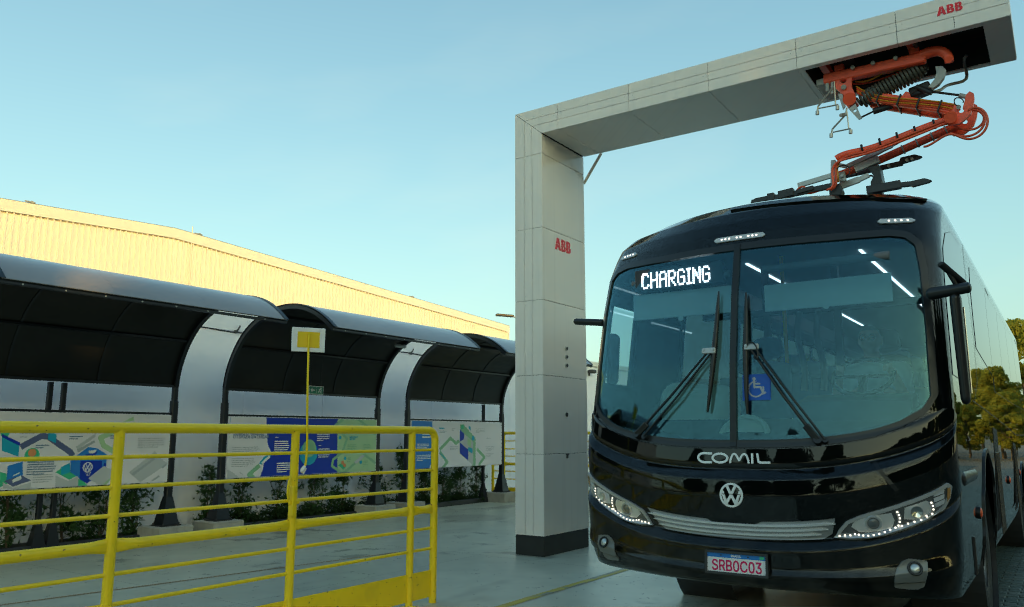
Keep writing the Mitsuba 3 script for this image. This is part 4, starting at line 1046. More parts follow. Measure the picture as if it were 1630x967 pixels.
def patch(poly, off, th=None, da=.025, dv=.04):
    """a plate laid on the surface: its face off metres outside, its edges going th back"""
    x0, y0, x1, y1 = poly.bounds
    A = np.arange(math.floor(x0 / da) * da, x1 + da, da); V = np.unique(np.r_[np.arange(math.floor(y0 / dv) * dv, y1 + dv, dv), PROF[(PROF[:, 0] > y0) & (PROF[:, 0] < y1), 0]].round(5))
    v, t, av = grid_mesh(poly, A, V, off)
    if th is None: return v, t
    e = np.sort(np.vstack([t[:, [0, 1]], t[:, [1, 2]], t[:, [2, 0]]]), axis=1)
    d = np.vstack([t[:, [0, 1]], t[:, [1, 2]], t[:, [2, 0]]])
    u, inv, cnt = np.unique(e, axis=0, return_inverse=True, return_counts=True)
    d = d[cnt[inv.ravel()] == 1]
    n = len(v)
    back = surf(av[:, 0], av[:, 1]) + normal(av[:, 0], av[:, 1]) * (off - th)
    sk = np.vstack([np.stack([d[:, 1], d[:, 0], d[:, 0] + n], 1), np.stack([d[:, 1], d[:, 0] + n, d[:, 1] + n], 1)])
    return np.vstack([v, back]), np.vstack([t, sk])


SA = 1.5          # metres per unit of a on the front


def sp(pts):      # smooth closed outline through corner points, rounded
    return Polygon(pts)


def grow(p, w):
    q = affinity.scale(p, SA, 1, origin=(0, 0)).buffer(w, join_style=1)
    return affinity.scale(q, 1 / SA, 1, origin=(0, 0))


def rounded(p, r):
    return grow(grow(grow(p, -r), 2 * r), -r)


def mirror(p):
    return affinity.scale(p, -1, 1, origin=(0, 0))


co = thing('coach', 'large glossy black electric coach under the charging gantry', 'coach')
# openings
WS = rounded(Polygon([(-.86, 1.60), (-.80, 1.50), (-.70, 1.453), (-.60, 1.440), (0, 1.437), (.60, 1.440), (.70, 1.453), (.80, 1.50), (.845, 1.60), (.845, 2.2), (.835, 2.6), (.815, 2.80), (.77, 2.875), (.70, 2.895), (.45, 2.885), (0, 2.885),
                      (-.45, 2.89), (-.72, 2.905), (-.80, 2.88), (-.845, 2.80), (-.86, 2.55), (-.865, 2.2)]), .05)
SIDEW = []        # left side windows, in (a, v) on the straight side: y = yc + (t-1)(YREAR-yc)


def a_of(y, z=2.2):
    yc = float(surf(1.0, z)[1])
    return 1 + (y - yc) / (YREAR - yc)


for y0, y1, z0, z1 in ((6.08, 6.52, 1.85, 2.62), (7.7, 9.3, 1.95, 2.85), (9.4, 11.0, 1.95, 2.85), (11.1, 12.7, 1.95, 2.85), (12.8, 14.4, 1.95, 2.85), (14.5, 16.1, 1.95, 2.85)):
    SIDEW.append(sbox(-a_of(y1), z0, -a_of(y0), z1).buffer(.004))
body = sbox(-2, .5, 2, 3.45).difference(WS)
for w in SIDEW: body = body.difference(w)


def arch(y, r, s):
    c = s * a_of(y, .6); k = (a_of(y + .5, .6) - a_of(y, .6)) * 2
    p = Polygon([(c + k * r * math.cos(t), .50 + r * math.sin(t) * 1.0) for t in np.linspace(0, math.pi, 24)] + [(c - k * r, .4), (c + k * r, .4)])
    return p


WHEELS = ((7.85, .60), (13.55, .60))
for y, r in WHEELS:
    for s in (-1, 1): body = body.difference(arch(y, r, s))
v, t, av = grid_mesh(body, FA, FV)
# roof: join the two upper edges
aa = FA[FA >= 0]
top = np.vstack([surf(aa, 3.45), surf(-aa, 3.45)]); n0 = len(v); m = len(aa)
i = np.arange(m - 1)
rt_ = np.vstack([np.stack([n0 + i, n0 + i + 1, n0 + m + i + 1], 1), np.stack([n0 + i, n0 + m + i + 1, n0 + m + i], 1)])
shell = trimesh.Trimesh(np.vstack([v, top]), np.vstack([t, rt_]), process=False)
shell.merge_vertices(digits_vertex=5)
add(co, 'body', shell, 'm_coach', smooth=28)
rv = FV
rear = np.vstack([surf(-2.0, rv), surf(2.0, rv)]); k_ = len(rv); i = np.arange(k_ - 1)
add(co, 'rear_panel', (rear, np.stack([i, i + 1, k_ + i + 1, k_ + i], 1)), 'm_coach')
add(co, 'underbody', [box(-3.0, -.8, 6.6, 7.15, .52, .8, .02), box(-2.6, -1.2, 7.0, 16.5, .42, .9, .02), box(-3.1, -.72, 8.6, 12.8, .36, 1.0, .02), box(-3.1, -.72, 14.3, 16.5, .40, 1.0, .02)], 'm_dark')
for y, r in WHEELS:
    for s in (-1, 1):
        x = XC + s * 1.10
        wl_ = add(co, 'wheel', trimesh.creation.revolve(np.array([(.24, -.13), (.29, -.145), (.45, -.145), (.49, -.12), (.5, 0), (.49, .12), (.45, .145), (.29, .145), (.24, .13)]), sections=40).apply_transform(frame((x, y, .5), (0, 1, 0), (0, 0, 1))), 'm_rubber', smooth=40)
        add(wl_, 'rim', [trimesh.creation.revolve(np.array([(0, .05), (.12, .05), (.15, .02), (.26, .04), (.285, .12), (.30, .14), (.30, .0), (0, 0)]), sections=32).apply_transform(frame((x, y, .5), (0, s, 0), (0, 0, 1)))], 'm_steel', smooth=40)
        add(co, 'wheel_housing', trimesh.creation.revolve(np.array([(.62, -.36), (.62, .17)]), sections=40).apply_transform(frame((x, y, .5), (0, s, 0), (0, 0, 1))), 'm_dark')
        ring = arch(y, r + .035, s).difference(arch(y, r, s)).intersection(sbox(-3, .5, 3, 3))
        add(co, 'wheel_arch', patch(ring, .012, .02, .006, .03), 'm_satin')
# windscreen
rim = grow(WS, .022).difference(grow(WS, -.030))
add(co, 'windscreen_seal', patch(rim, .008, .03), 'm_satin', smooth=40)
mullion = sbox(-.0150, 1.42, .0150, 2.90)
add(co, 'mullion', patch(mullion, .016, .03), 'm_black')
for nm, lo, hi in (('windscreen', -1, -.0125), ('windscreen', .0125, 1)):
    add(co, nm, patch(grow(WS, .005).intersection(sbox(lo, 0, hi, 4)), -.004, None, .02, .05), 'm_windscreen', smooth=True)
frit = WS.difference(grow(Polygon([(-.83, 1.60), (-.70, 1.49), (-.3, 1.475), (.3, 1.475), (.70, 1.49), (.815, 1.60), (.815, 2.6), (.775, 2.80), (.60, 2.855), (-.6, 2.86), (-.79, 2.82), (-.83, 2.55)]), .012))
add(co, 'windscreen_frit', patch(frit, -.009, None), 'm_black')
for w in SIDEW:
    g = add(co, 'side_window', patch(grow(w, 0), -.006, None, .04, .2), 'm_clearglass' if w is SIDEW[0] else 'm_sideglass')
    add(g, 'frame', patch(w.buffer(.004).difference(w.buffer(-.004)), .004, .02, .02, .08), 'm_black')

# front panels laid on the body
HOOD = rounded(Polygon([(-.61, 1.265), (-.3, 1.258), (0, 1.256), (.3, 1.258), (.575, 1.265), (.66, 1.06), (.55, .985), (.40, .955), (.13, .945), (.10, .925), (-.10, .925), (-.13, .945), (-.40, .955), (-.57, .985), (-.67, 1.06)]), .015)
add(co, 'hood_panel', patch(HOOD, .014, .014), 'm_coach', smooth=40)
UP = rounded(Polygon([(-.99, 1.29), (-.62, 1.288), (.59, 1.288), (.99, 1.29), (.93, 1.41), (.82, 1.46), (.72, 1.418), (.6, 1.408), (0, 1.404), (-.6, 1.408), (-.74, 1.418), (-.84, 1.46), (-.93, 1.41)]), .012)
add(co, 'upper_panel', patch(UP, .008, .008), 'm_gloss', smooth=40)
for s in (-1, 1):
    g = Polygon([(s * .585, 1.268), (s * .60, 1.268), (s * .69, 1.055), (s * .675, 1.05)])
    add(co, 'panel_gap', patch(g, .0015, None), 'm_black')
# grille of silver bars
GR = Polygon([(-.455, .953), (-.13, .94), (-.10, .92), (.10, .92), (.13, .94), (.44, .953), (.425, .86), (.39, .828), (0, .818), (-.36, .828), (-.395, .86)])
add(co, 'grille', patch(GR, .006, .01), 'm_lampgrey', smooth=40)
for z0, e in ((.918, .40), (.888, .37), (.858, .34)):
    p = Polygon([(-e - .05, z0 + .002), (-.1, z0 - .006), (.1, z0 - .006), (e + .04, z0 + .002), (e, z0 + .014), (.1, z0 + .006), (-.1, z0 + .006), (-e - .01, z0 + .014)])
    add(co, 'grille_bar', patch(p, .026, .02, .02, .008), 'm_bright', smooth=30)
# headlights
def av_frame(a, v, off=0.0):
    p = surf(a, v) + normal(a, v) * off
    n = normal(a, v)
    y = surf(a, v + 2e-3) - surf(a, v - 2e-3)
    y = y - n * (y @ n); x = np.cross(y, n)
    M = np.eye(4); M[:3, 0] = x / np.linalg.norm(x); M[:3, 1] = y / np.linalg.norm(y); M[:3, 2] = n; M[:3, 3] = p
    return M


def at(mesh, a, v, off=0.0):
    m = mesh.copy(); m.apply_transform(av_frame(a, v, off)); return m


def kz(a, z):     # height z of the photo's plane back to v
    return z - .34 * min(abs(a), 1) ** 3


HL = [(.435, .862), (.455, .915), (.485, .965), (.53, .997), (.567, 1.017), (.708, 1.09), (.80, 1.150), (.872, 1.206), (.888, 1.19), (.875, 1.12), (.85, 1.06), (.79, .985), (.707, .928), (.64, .892), (.565, .866), (.50, .856)]
HLV = Polygon([(a, kz(a, z)) for a, z in HL])
lamp_parts = []
for s in (1, -1):
    h = HLV if s > 0 else mirror(HLV)
    hl = add(co, 'headlight', patch(rounded(h, .01), .008, .012, .012, .02), 'm_lampdark', smooth=40, label='headlight beside the driver, right in the photo' if s > 0 else 'headlight on the gantry column side, left in the photo')
    rimp = grow(h, .004).difference(grow(h, -.016))
    add(hl, 'rim', patch(rimp, .018, .016, .012, .02), 'm_silver', smooth=40)
    A = lambda a, z: (s * a, kz(a, z))
    rf = Polygon([A(.50, .935), A(.52, .985), A(.60, 1.012), A(.655, 1.025), A(.665, .985), A(.655, .93), A(.60, .905), A(.53, .905)])
    add(hl, 'reflector', patch(rf, .013, .006, .012, .02), 'm_bright', smooth=40)
    a0, v0 = A(.585, .962)
    add(hl, 'projector_ring', at(trimesh.creation.revolve(np.array([(.034, 0), (.036, .014), (.046, .016), (.050, .004), (.050, 0)]), sections=32), a0, v0, .012), 'm_silver', smooth=40)
    ball = trimesh.creation.icosphere(3, .035); ball.vertices[:, 2] *= .5
    add(hl, 'projector_lens', at(ball, a0, v0, .014), 'm_projector' if 'm_projector' in scene else mat('m_projector', (.10, .11, .12), .06, cc=1.0, spec=.8), smooth=True)
    hb = Polygon([A(.70, .99), A(.705, 1.06), A(.785, 1.105), A(.80, 1.09), A(.80, 1.04), A(.765, .99)])
    add(hl, 'high_beam', patch(hb, .012, .004, .012, .015), 'm_bright', smooth=40)
    a1, v1 = A(.745, 1.04)
    bowl = trimesh.creation.revolve(np.array([(0, .004), (.012, .006), (.030, .016), (.036, .018)]), sections=24)
    add(hl, 'bowl', at(bowl, a1, v1, .012), 'm_chrome', smooth=40)
    for q in range(3):
        bb = Polygon([A(.812, 1.06 + q * .035), A(.812, 1.085 + q * .035), A(.855, 1.115 + q * .03), A(.852, 1.09 + q * .03)])
        add(hl, 'turn_signal_bar', patch(bb, .014, .006, .012, .012), 'm_print_pale_grey')
    add(hl, 'cover_lens', patch(grow(h, -.004), .034, None, .02, .03), 'm_lens', smooth=True)
    amb = Polygon([A(.862, 1.10), A(.868, 1.18), A(.880, 1.188), A(.877, 1.13)])
    add(hl, 'amber_edge', patch(amb, .020, .006, .008, .012), 'm_amber_dull' if 'm_amber_dull' in scene else mat('m_amber_dull', (.40, .20, .05), .25, cc=1.0))
    path = [(.452, .878), (.48, .885), (.51, .885), (.535, .872), (.56, .868), (.59, .876), (.62, .888), (.65, .908), (.672, .935), (.682, .97), (.684, 1.005), (.676, 1.035)]
    path2 = [(.695, .935), (.72, .950), (.75, .968), (.78, .995), (.802, 1.03), (.808, 1.065), (.800, 1.095)]
    dots = []
    for pth, nn in ((path, 17), (path2, 9)):
        pl = LineString([A(*p) for p in pth])
        for d in np.linspace(0, 1, nn):
            q = pl.interpolate(d, normalized=True)
            b = trimesh.creation.icosphere(1, .0060); b.vertices[:, 2] *= .6
            dots.append(at(b, q.x, q.y, .021))
    strip = [LineString([A(*p) for p in pth]) for pth in (path, path2)]
    sb = unary_union([grow(Polygon(affinity.scale(q, SA, 1, origin=(0, 0)).buffer(.009)), 0) if False else affinity.scale(affinity.scale(q, SA, 1, origin=(0, 0)).buffer(.011), 1 / SA, 1, origin=(0, 0)) for q in strip])
    for gq in getattr(sb, 'geoms', [sb]):
        add(hl, 'light_guide', patch(gq, .018, .008, .012, .012), 'm_lampgrey', smooth=40)
    add(hl, 'led_row', dots, 'm_white', smooth=True, kind='stuff', **glow((1.0, .90, .70), .16))
# fog lamps
FG = [(.662, .648), (.669, .734), (.69, .765), (.72, .785), (.792, .806), (.797, .77), (.785, .715), (.76, .69), (.728, .672)]
for s in (1, -1):
    f_ = Polygon([(s * a, kz(a, z) + .012) for a, z in FG])
    f_ = affinity.scale(f_, .90, .92)
    fg = add(co, 'fog_lamp', patch(rounded(f_, .008), .010, .014, .012, .02), 'm_fogtrim' if 'm_fogtrim' in scene else mat('m_fogtrim', (.19, .20, .20), .3, metal=.3), smooth=40)
    a0, v0 = s * .742, kz(.742, .755) + .012
    add(fg, 'bezel', at(trimesh.creation.revolve(np.array([(.030, .004), (.034, .014), (.041, .014), (.044, .002)]), sections=28), a0, v0, .010), 'm_black', smooth=40)
    ball = trimesh.creation.icosphere(2, .030); ball.vertices[:, 2] *= .45
    add(fg, 'lens', at(ball, a0, v0, .012), 'm_foglens' if 'm_foglens' in scene else mat('m_foglens', (.55, .57, .56), .12, metal=.6, cc=1.0), smooth=True)
# number plate
PA, PV = -.055, .697
pm = lambda m, z=0.0: at(m, PA, PV, z)
X_ = [m for m in ()]
fl = np.eye(4)
pc = np.array([-1.868, 5.292, .672])


def pl(m, z=0.0):
    return put(m, pc + np.array([0, -z, 0]), (1, .012, 0), (0, .06, 1))


npk = add(co, 'number_plate', pl(box(-.20, .20, -.065, .065, -.006, .004, .003)), 'm_plate', label='number plate reading BRASIL SRB0C03')
add(npk, 'frame', pl(extrude(sbox(-.205, -.070, .205, .070).buffer(.004).difference(sbox(-.194, -.059, .194, .059)), .010), .006), 'm_print_orange' if False else 'm_dark')
add(npk, 'blue_band', pl(box(-.194, .194, .031, .0595, -.0005, .0012), -.004 + .008), 'm_plateblue')
tx = meshkit.text_mesh('SRB0C03', .066, .0012, True); w = tx.bounds[1][0]; tx.apply_scale([.335 / w, 1, 1]); tx.apply_translation((-.168, -.050, 0))
add(npk, 'characters', pl(tx, .0045), 'm_platetext')
tx = meshkit.text_mesh('BRASIL', .014, .0008, True); tx.apply_translation((-tx.bounds[1][0] / 2, .038, 0))
add(npk, 'country_name', pl(tx, .0056), 'm_white')
add(npk, 'flag', pl(box(.155, .184, .036, .055, 0, .001), .0055), 'm_print_mint')
add(npk, 'screw', [pl(cyl((x, .046, 0), (x, .046, .004), .005, 8), .005) for x in (-.10, .08)], 'm_dark')
add(co, 'plate_bracket', pl(box(-.22, .20, -.075, .072, -.05, -.007, .004)), 'm_black')
# round emblem: a V over a W in a ring
em = add(co, 'emblem', at(trimesh.creation.annulus(.066, .080, .014), .003, 1.103, .012), 'm_bright', smooth=40, label='round chrome emblem with a V above a W')
Vp = LineString([(-.030, .062), (-.0015, .004), (.0015, .004), (.030, .062)]).buffer(.0085, cap_style=2, join_style=2)
Wp = LineString([(-.062, .026), (-.032, -.056), (0, .002), (.032, -.056), (.062, .026)]).buffer(.0085, cap_style=2, join_style=2)
lg = unary_union([Vp, Wp]).difference(sbox(-.1, .0035, .1, .0075)).intersection(Point(0, 0).buffer(.068))
add(em, 'letters', at(extrude(lg, .012), .003, 1.103, .012), 'm_bright')
add(em, 'backing', at(cyl((0, 0, 0), (0, 0, .003), .068, 32), .003, 1.103, .012), 'm_plateblue' if False else 'm_gloss')
# maker's lettering on the upper panel, in surface coordinates (x in metres from the centre)
h_, st = .062, .0135
L_ = []
arcC = [(.105 - .0, h_), (.045, h_), (.012, h_ * .82), (.0, h_ * .5), (.012, h_ * .18), (.045, 0), (.105, 0)]
C_ = LineString(smooth_path(arcC, 30)).buffer(st / 2 + .001, cap_style=2)
O_ = affinity.scale(Point(.165, h_ / 2).buffer(1), .062, h_ / 2 + .006).difference(affinity.scale(Point(.165, h_ / 2).buffer(1), .046, h_ / 2 - .009))
M_ = LineString(smooth_path([(.240, -.002), (.248, h_ * .6), (.268, h_ * .98), (.288, h_ * .7), (.303, h_ * .30), (.318, h_ * .7), (.340, h_ * .98), (.360, h_ * .6), (.368, -.002)], 40)).buffer(st / 2, cap_style=2)
I_ = sbox(.386, -.003, .401, h_ + .004)
Lp = Polygon([(.420, h_ + .004), (.435, h_ + .004), (.442, .016), (.455, .012), (.515, .012), (.515, -.003), (.447, -.003), (.430, .004)])
for nm, g_l in zip('COMIL', (C_, O_, M_, I_, Lp)):
    q = affinity.scale(g_l, 1 / SA, 1, origin=(0, 0))
    add(co, 'maker_letter', patch(affinity.translate(q, -.26 / SA + .0, 1.312), .016, .008, .012, .012), 'm_bright', smooth=40, label='chrome letter %s of the name COMIL' % nm)
# clearance lamps above the windscreen
for pts in ([(-.137, 2.955), (-.12, 2.975), (.125, 2.975), (.142, 2.955), (.125, 2.937), (-.12, 2.937)], [(.655, 2.985), (.67, 3.003), (.80, 3.003), (.82, 2.985), (.80, 2.968), (.67, 2.968)], [(-.82, 3.0), (-.80, 3.018), (-.69, 3.018), (-.672, 3.0), (-.69, 2.983), (-.80, 2.983)]):
    p = rounded(Polygon(pts), .006)
    cl = add(co, 'clearance_lamp', patch(p, .010, .014, .012, .012), 'm_print_pale_grey', smooth=40)
    x0, y0, x1, y1 = p.bounds
    nn = 10 if x1 - x0 > .2 else 4
    ds = []
    for q in range(nn):
        if nn == 10 and q in (3, 6): continue
        b = trimesh.creation.icosphere(1, .0075); b.vertices[:, 2] *= .5
        ds.append(at(b, x0 + (x1 - x0) * (.16 + .68 * q / (nn - 1)) if nn == 10 else x0 + (x1 - x0) * (.3 + .5 * q / (nn - 1)), (y0 + y1) / 2, .011))
    add(cl, 'led_row', ds, 'm_white', smooth=True, kind='stuff', **glow((1.0, .85, .72), .16))
# roof edge visor, roof rails
VIS = rounded(Polygon([(-.10, 3.235), (.2, 3.225), (.66, 3.205), (.86, 3.18), (.89, 3.20), (.80, 3.265), (.3, 3.275), (-.10, 3.26)]), .004)
add(co, 'roof_visor', patch(VIS, .016, .03, .03, .02), 'm_coach', smooth=35)
add(co, 'contact_rail', [bar((-2.831,9.100,4.211), (-1.888,9.100,4.255), .05, .06), bar((-2.513,9.100,4.241), (-2.341,9.100,4.256), .08, .09), bar((-2.300,9.100,4.241), (-2.118,9.100,4.260), .09, .05)], 'm_dark')
add(co, 'contact_rail', [bar((-1.542,9.100,4.149), (-1.134,9.100,4.131), .05, .05), xz([(-1.147,4.113),(-1.132,4.152),(-1.000,4.162),(-0.937,4.129),(-0.962,4.114),(-1.119,4.094)], 9.1, .06), bar((-1.569,9.100,4.133), (-1.230,9.100,4.142), .08, .085)], 'm_dark')
add(co, 'rail_horn', xz([(-2.838,4.213),(-2.784,4.250),(-2.643,4.256),(-2.623,4.214),(-2.825,4.180)], 9.1, .06), 'm_dark')
add(co, 'rail_support', [xz([(-1.561,4.424),(-1.444,4.430),(-1.425,4.245),(-1.463,4.166),(-1.540,4.165),(-1.541,4.252),(-1.504,4.311)], 9.3, .22), bar((-1.49, 9.3, 4.28), (-1.49, 9.3, 3.44), .1, .1)], 'm_dark')
add(co, 'rail_support', [xz([(-1.898,4.199),(-1.835,4.253),(-1.807,4.161),(-1.830,4.121),(-1.922,4.138)], 9.1, .12), bar((-1.9, 9.1, 4.24), (-1.9, 9.1, 3.44), .1, .1)], 'm_dark')
add(co, 'rail_support', bar((-2.6, 9.1, 4.28), (-2.6, 9.1, 3.40), .08, .08), 'm_dark')
add(co, 'roof_cable', tube(smooth_path([(-2.314,9.100,4.228), (-2.283,9.100,4.290), (-2.226,9.100,4.295), (-2.202,9.100,4.231), (-2.093,9.100,4.219), (-1.984,9.100,4.214)], 24), .012, 6), 'm_hose', smooth=60)
add(co, 'roof_cable', tube(smooth_path([(-1.589,9.200,4.314), (-1.512,9.200,4.307), (-1.504,9.200,4.233), (-1.482,9.200,4.186)], 14), .010, 6), 'm_dark', smooth=60)
add(co, 'roof_hatch', [box(-2.5, -1.3, 11, 12.2, 3.44, 3.53, .03), box(-2.6, -1.2, 13, 15.4, 3.44, 3.62, .05)], 'm_satin')

# wipers
def on_glass(a, v, off=.035): return surf(a, v) + normal(a, v) * off


for s, piv, piv2, tip, blade in ((-1, (-.515, 1.445), (-.47, 1.442), (-.118, 2.075), [(-.077, 2.53), (-.085, 2.2), (-.105, 1.85), (-.122, 1.655)]),
                                 (1, (.375, 1.438), (.405, 1.435), (.09, 2.085), [(.062, 2.50), (.065, 2.2), (.068, 1.85), (.072, 1.64)])):
    wp = add(co, 'wiper', [cyl(on_glass(piv[0], piv[1], -.01), on_glass(piv[0], piv[1], .06), .028, 12), bar(on_glass(piv[0], piv[1], .045), on_glass(piv[0] + (tip[0] - piv[0]) * .17, piv[1] + (tip[1] - piv[1]) * .17, .05), .03, .045, up=(1, 0, 0)),
                           tube([on_glass(piv[0], piv[1], .05), on_glass((piv[0] + tip[0]) / 2, (piv[1] + tip[1]) / 2, .055), on_glass(*tip, .05)], [.012, .010, .008], 8)], 'm_black')
    add(wp, 'link_arm', [cyl(on_glass(piv2[0], piv2[1], -.01), on_glass(piv2[0], piv2[1], .05), .02, 12), tube([on_glass(piv2[0], piv2[1], .05), on_glass((piv2[0] + tip[0]) / 2 + .015, (piv2[1] + tip[1]) / 2, .055), on_glass(tip[0] + .022, tip[1], .05)], .008, 8)], 'm_black')
    add(wp, 'knuckle', [put(box(-.05, .05, -.022, .022, -.01, .012, .005), on_glass(tip[0] + .006, tip[1] + .01, .048), (1, 0, 0), (0, .2, 1)), cyl(on_glass(tip[0] - .018, tip[1] + .015, .05), on_glass(tip[0] - .018, tip[1] + .015, .068), .010, 8), cyl(on_glass(tip[0] + .03, tip[1] + .015, .05), on_glass(tip[0] + .03, tip[1] + .015, .068), .010, 8)], 'm_steel')
    bp = smooth_path([on_glass(*q, .03) for q in blade], 16)
    add(wp, 'blade', [tube(bp, np.interp(np.linspace(0, 1, 16), [0, .12, .5, .9, 1], [.006, .014, .024, .014, .008]), 8)], 'm_black', smooth=60)
    if s > 0:
        add(wp, 'washer_hose', tube(smooth_path([on_glass(.075, 2.10, .06), on_glass(.10, 2.12, .08), on_glass(.125, 2.08, .08), on_glass(.125, 2.0, .07), on_glass(.11, 2.02, .06)], 16), .005, 6), 'm_black')
# mirrors
def hullball(pts):
    return trimesh.convex.convex_hull(np.vstack([np.array(c) + trimesh.creation.icosphere(2, 1.0).vertices * r for c, r in pts]))


mr = add(co, 'mirror_arm', hullball([((-.66, 5.80, 2.415), (.03, .05, .04)), ((-.44, 5.74, 2.425), (.02, .05, .035))]), 'm_satin', smooth=40, label='arm of the mirror on the driver side')
add(mr, 'mirror_head', hullball([((-.52, 5.78, 2.36), (.035, .06, .05)), ((-.515, 5.80, 1.74), (.03, .05, .05))]), 'm_satin', smooth=40)
add(mr, 'glass', box(-.55, -.48, 5.857, 5.862, 1.76, 2.32, .004), 'm_chrome')
add(mr, 'upper_shade', [bar((-.585, 5.73, 2.60), (-.47, 5.85, 2.47), .05, .03, c=.008), bar((-.545, 5.79, 2.54), (-.50, 5.82, 2.43), .03, .02)], 'm_satin')
ml_ = add(co, 'mirror_arm', hullball([((-3.20, 6.0, 2.45), (.03, .045, .03)), ((-3.42, 5.95, 2.47), (.025, .045, .028))]), 'm_satin', smooth=40, label='arm of the mirror on the gantry side')
add(ml_, 'mirror_head', hullball([((-3.36, 6.50, 2.36), (.07, .04, .06)), ((-3.40, 6.55, 2.0), (.06, .035, .05))]), 'm_satin', smooth=40)
# right side: windows, joints, doors
XR = XC + W0
def side_poly(pts, off=.004, th=.006, m='m_gloss', name='side_panel', dv=.06, da=.02, **k):
    p = Polygon([(a_of(y, 2.2) if z > 1.4 else a_of(y, .9), z) for y, z in pts])
    return add(co, name, patch(p, off, th, da, dv), m, smooth=40, **k)


def side_line(pts, w=.008, name='panel_joint'):
    L = LineString([((a_of(y, 2.2) - 1), z) for y, z in pts])
    kk = (a_of(9, 2.2) - a_of(8, 2.2))
    q = affinity.scale(affinity.scale(L, 1 / kk, 1, origin=(0, 0)).buffer(w / 2), kk, 1, origin=(0, 0))
    add(co, name, patch(affinity.translate(q, 1, 0), .003, None, .02, .06), 'm_black')


DW = [(5.98, 1.72), (7.10, 1.72), (7.55, 2.1), (7.62, 2.6), (7.45, 2.95), (7.1, 3.07), (6.5, 3.05), (6.2, 2.96), (6.06, 2.8), (5.99, 2.4)]
side_poly(DW, name='driver_window')
side_line(DW + [DW[0]], .012)
side_line([(7.42, 3.17), (7.72, 2.8), (7.88, 2.3), (7.75, 1.9), (7.35, 1.5)], .018)
for y0 in (8.0, 9.72, 11.44, 13.16, 14.88):
    y1 = y0 + 1.70
    side_poly([(y0, 1.92 if y0 > 8.5 else 2.25), (y1, 1.92 if y0 > 8.5 else 2.1), (y1, 3.02), (y0, 3.02)], name='side_glass', dv=.1)
side_line([(7.95, 2.27), (9.7, 2.17), (16.4, 2.17)], .012)
side_line([(7.2, 1.50), (16.5, 1.50)], .014)
for y in (8.6, 10.1, 11.6, 12.9, 14.4, 15.6):
    side_line([(y, 1.495), (y, .52)], .012)
for y in (10.0, 16.1):
    side_line([(y - .20, 3.10), (y + .25, 3.07), (y + .25, 2.80), (y - .20, 2.84), (y - .20, 3.10)], .016, 'hatch_outline')
side_line([(5.95, 1.02), (6.75, 1.02)], .014)
for y0, y1 in ((8.75, 9.25), (11.75, 12.3)):
    side_poly([(y0, .58), (y1, .58), (y1, 1.36), (y0, 1.36)], name='vent_grille', m='m_rubber')
    for q in range(9):
        y = y0 + (y1 - y0) * (q + .5) / 9
        add(co, 'vent_slat', box(XR + .002, XR + .010, y - .012, y + .012, .60, 1.34, .004), 'm_satin')
add(co, 'step_ledge', [hullball([((XR - .012, 6.0, 1.22), (.03, .05, .05)), ((XR - .012, 6.75, 1.22), (.03, .05, .04))])], 'm_satin', smooth=40)
add(co, 'door_handle', [bar((XR + .02, 6.02, .62), (XR + .02, 6.02, .86), .02, .02)], 'm_satin')
for y, z in ((6.83, .945), (10.4, 1.02), (12.6, 1.02), (15.2, 1.02)):
    mk = add(co, 'side_marker', [cyl((XR - .01, y, z), (XR + .007, y, z), .045, 18)], 'm_black', smooth=40)
    add(mk, 'lens', trimesh.convex.convex_hull(trimesh.creation.icosphere(2, 1).vertices * [.014, .036, .036] + [XR + .006, y, z]), 'm_amber', smooth=True)

# interior
CABIN = .24        # the cabin's lit ceiling strips
add(co, 'axle_shade_block', box(-2.75, -1.05, 7.5, 8.2, .24, .62, .03), 'm_dark')  # block added at the axle to shut out light and darken below the bumper
add(co, 'cabin_floor', box(-3.12, -.68, 6.1, 16.3, 1.10, 1.16), 'm_dash')
add(co, 'cabin_ceiling', box(-2.9, -.9, 6.3, 16.3, 3.10, 3.14), 'm_interior')
add(co, 'cabin_wall', [box(-.72, -.66, 7.4, 16.3, 1.16, 3.05)], 'm_interior')
add(co, 'cabin_wall', [box(-3.16, -3.12, 7.3, 16.3, 1.16, 1.93), box(-3.1, -2.8, 7.6, 16.3, 2.86, 3.08, .03)], 'm_interior')
add(co, 'rear_wall', box(-3.1, -.7, 16.2, 16.3, 1.16, 3.1), 'm_interior')
for x in (-2.35, -1.35):
    add(co, 'ceiling_light', box(x - .012, x + .012, 7.3, 12.5, 3.085, 3.098), 'm_white', **glow((.95, 1.0, 1.0), CABIN))
ds = trimesh.convex.convex_hull(np.array([(x, y, z) for x, y0 in ((-3.0, 5.85), (-2.3, 5.58), (-1.5, 5.58), (-.80, 5.85)) for y, z in ((y0 + .02, 1.30), (y0 + .03, 1.47), (6.05, 1.62), (6.35, 1.60), (6.4, 1.2))]))
add(co, 'dashboard', ds, 'm_dash')
add(co, 'instrument_hood', trimesh.convex.convex_hull(np.array([(x, y, z) for x in (-1.62, -.86) for y, z in ((5.95, 1.5), (6.05, 1.74), (6.35, 1.80), (6.4, 1.5))])), 'm_dash')
sw = trimesh.creation.torus(.21, .016, 40, 10); sw.apply_transform(frame((-1.22, 6.36, 1.93), (1, 0, 0), (0, .75, .66)))
stw = add(co, 'steering_wheel', sw, 'm_black', smooth=40)
add(stw, 'column', tube([(-1.22, 6.36, 1.92), (-1.22, 6.2, 1.7)], .03, 8), 'm_black')
add(stw, 'spokes', [tube([(-1.43, 6.36, 1.93), (-1.01, 6.36, 1.93)], .014, 6), tube([(-1.22, 6.36, 1.93), (-1.22, 6.22, 1.80)], .014, 6)], 'm_black')
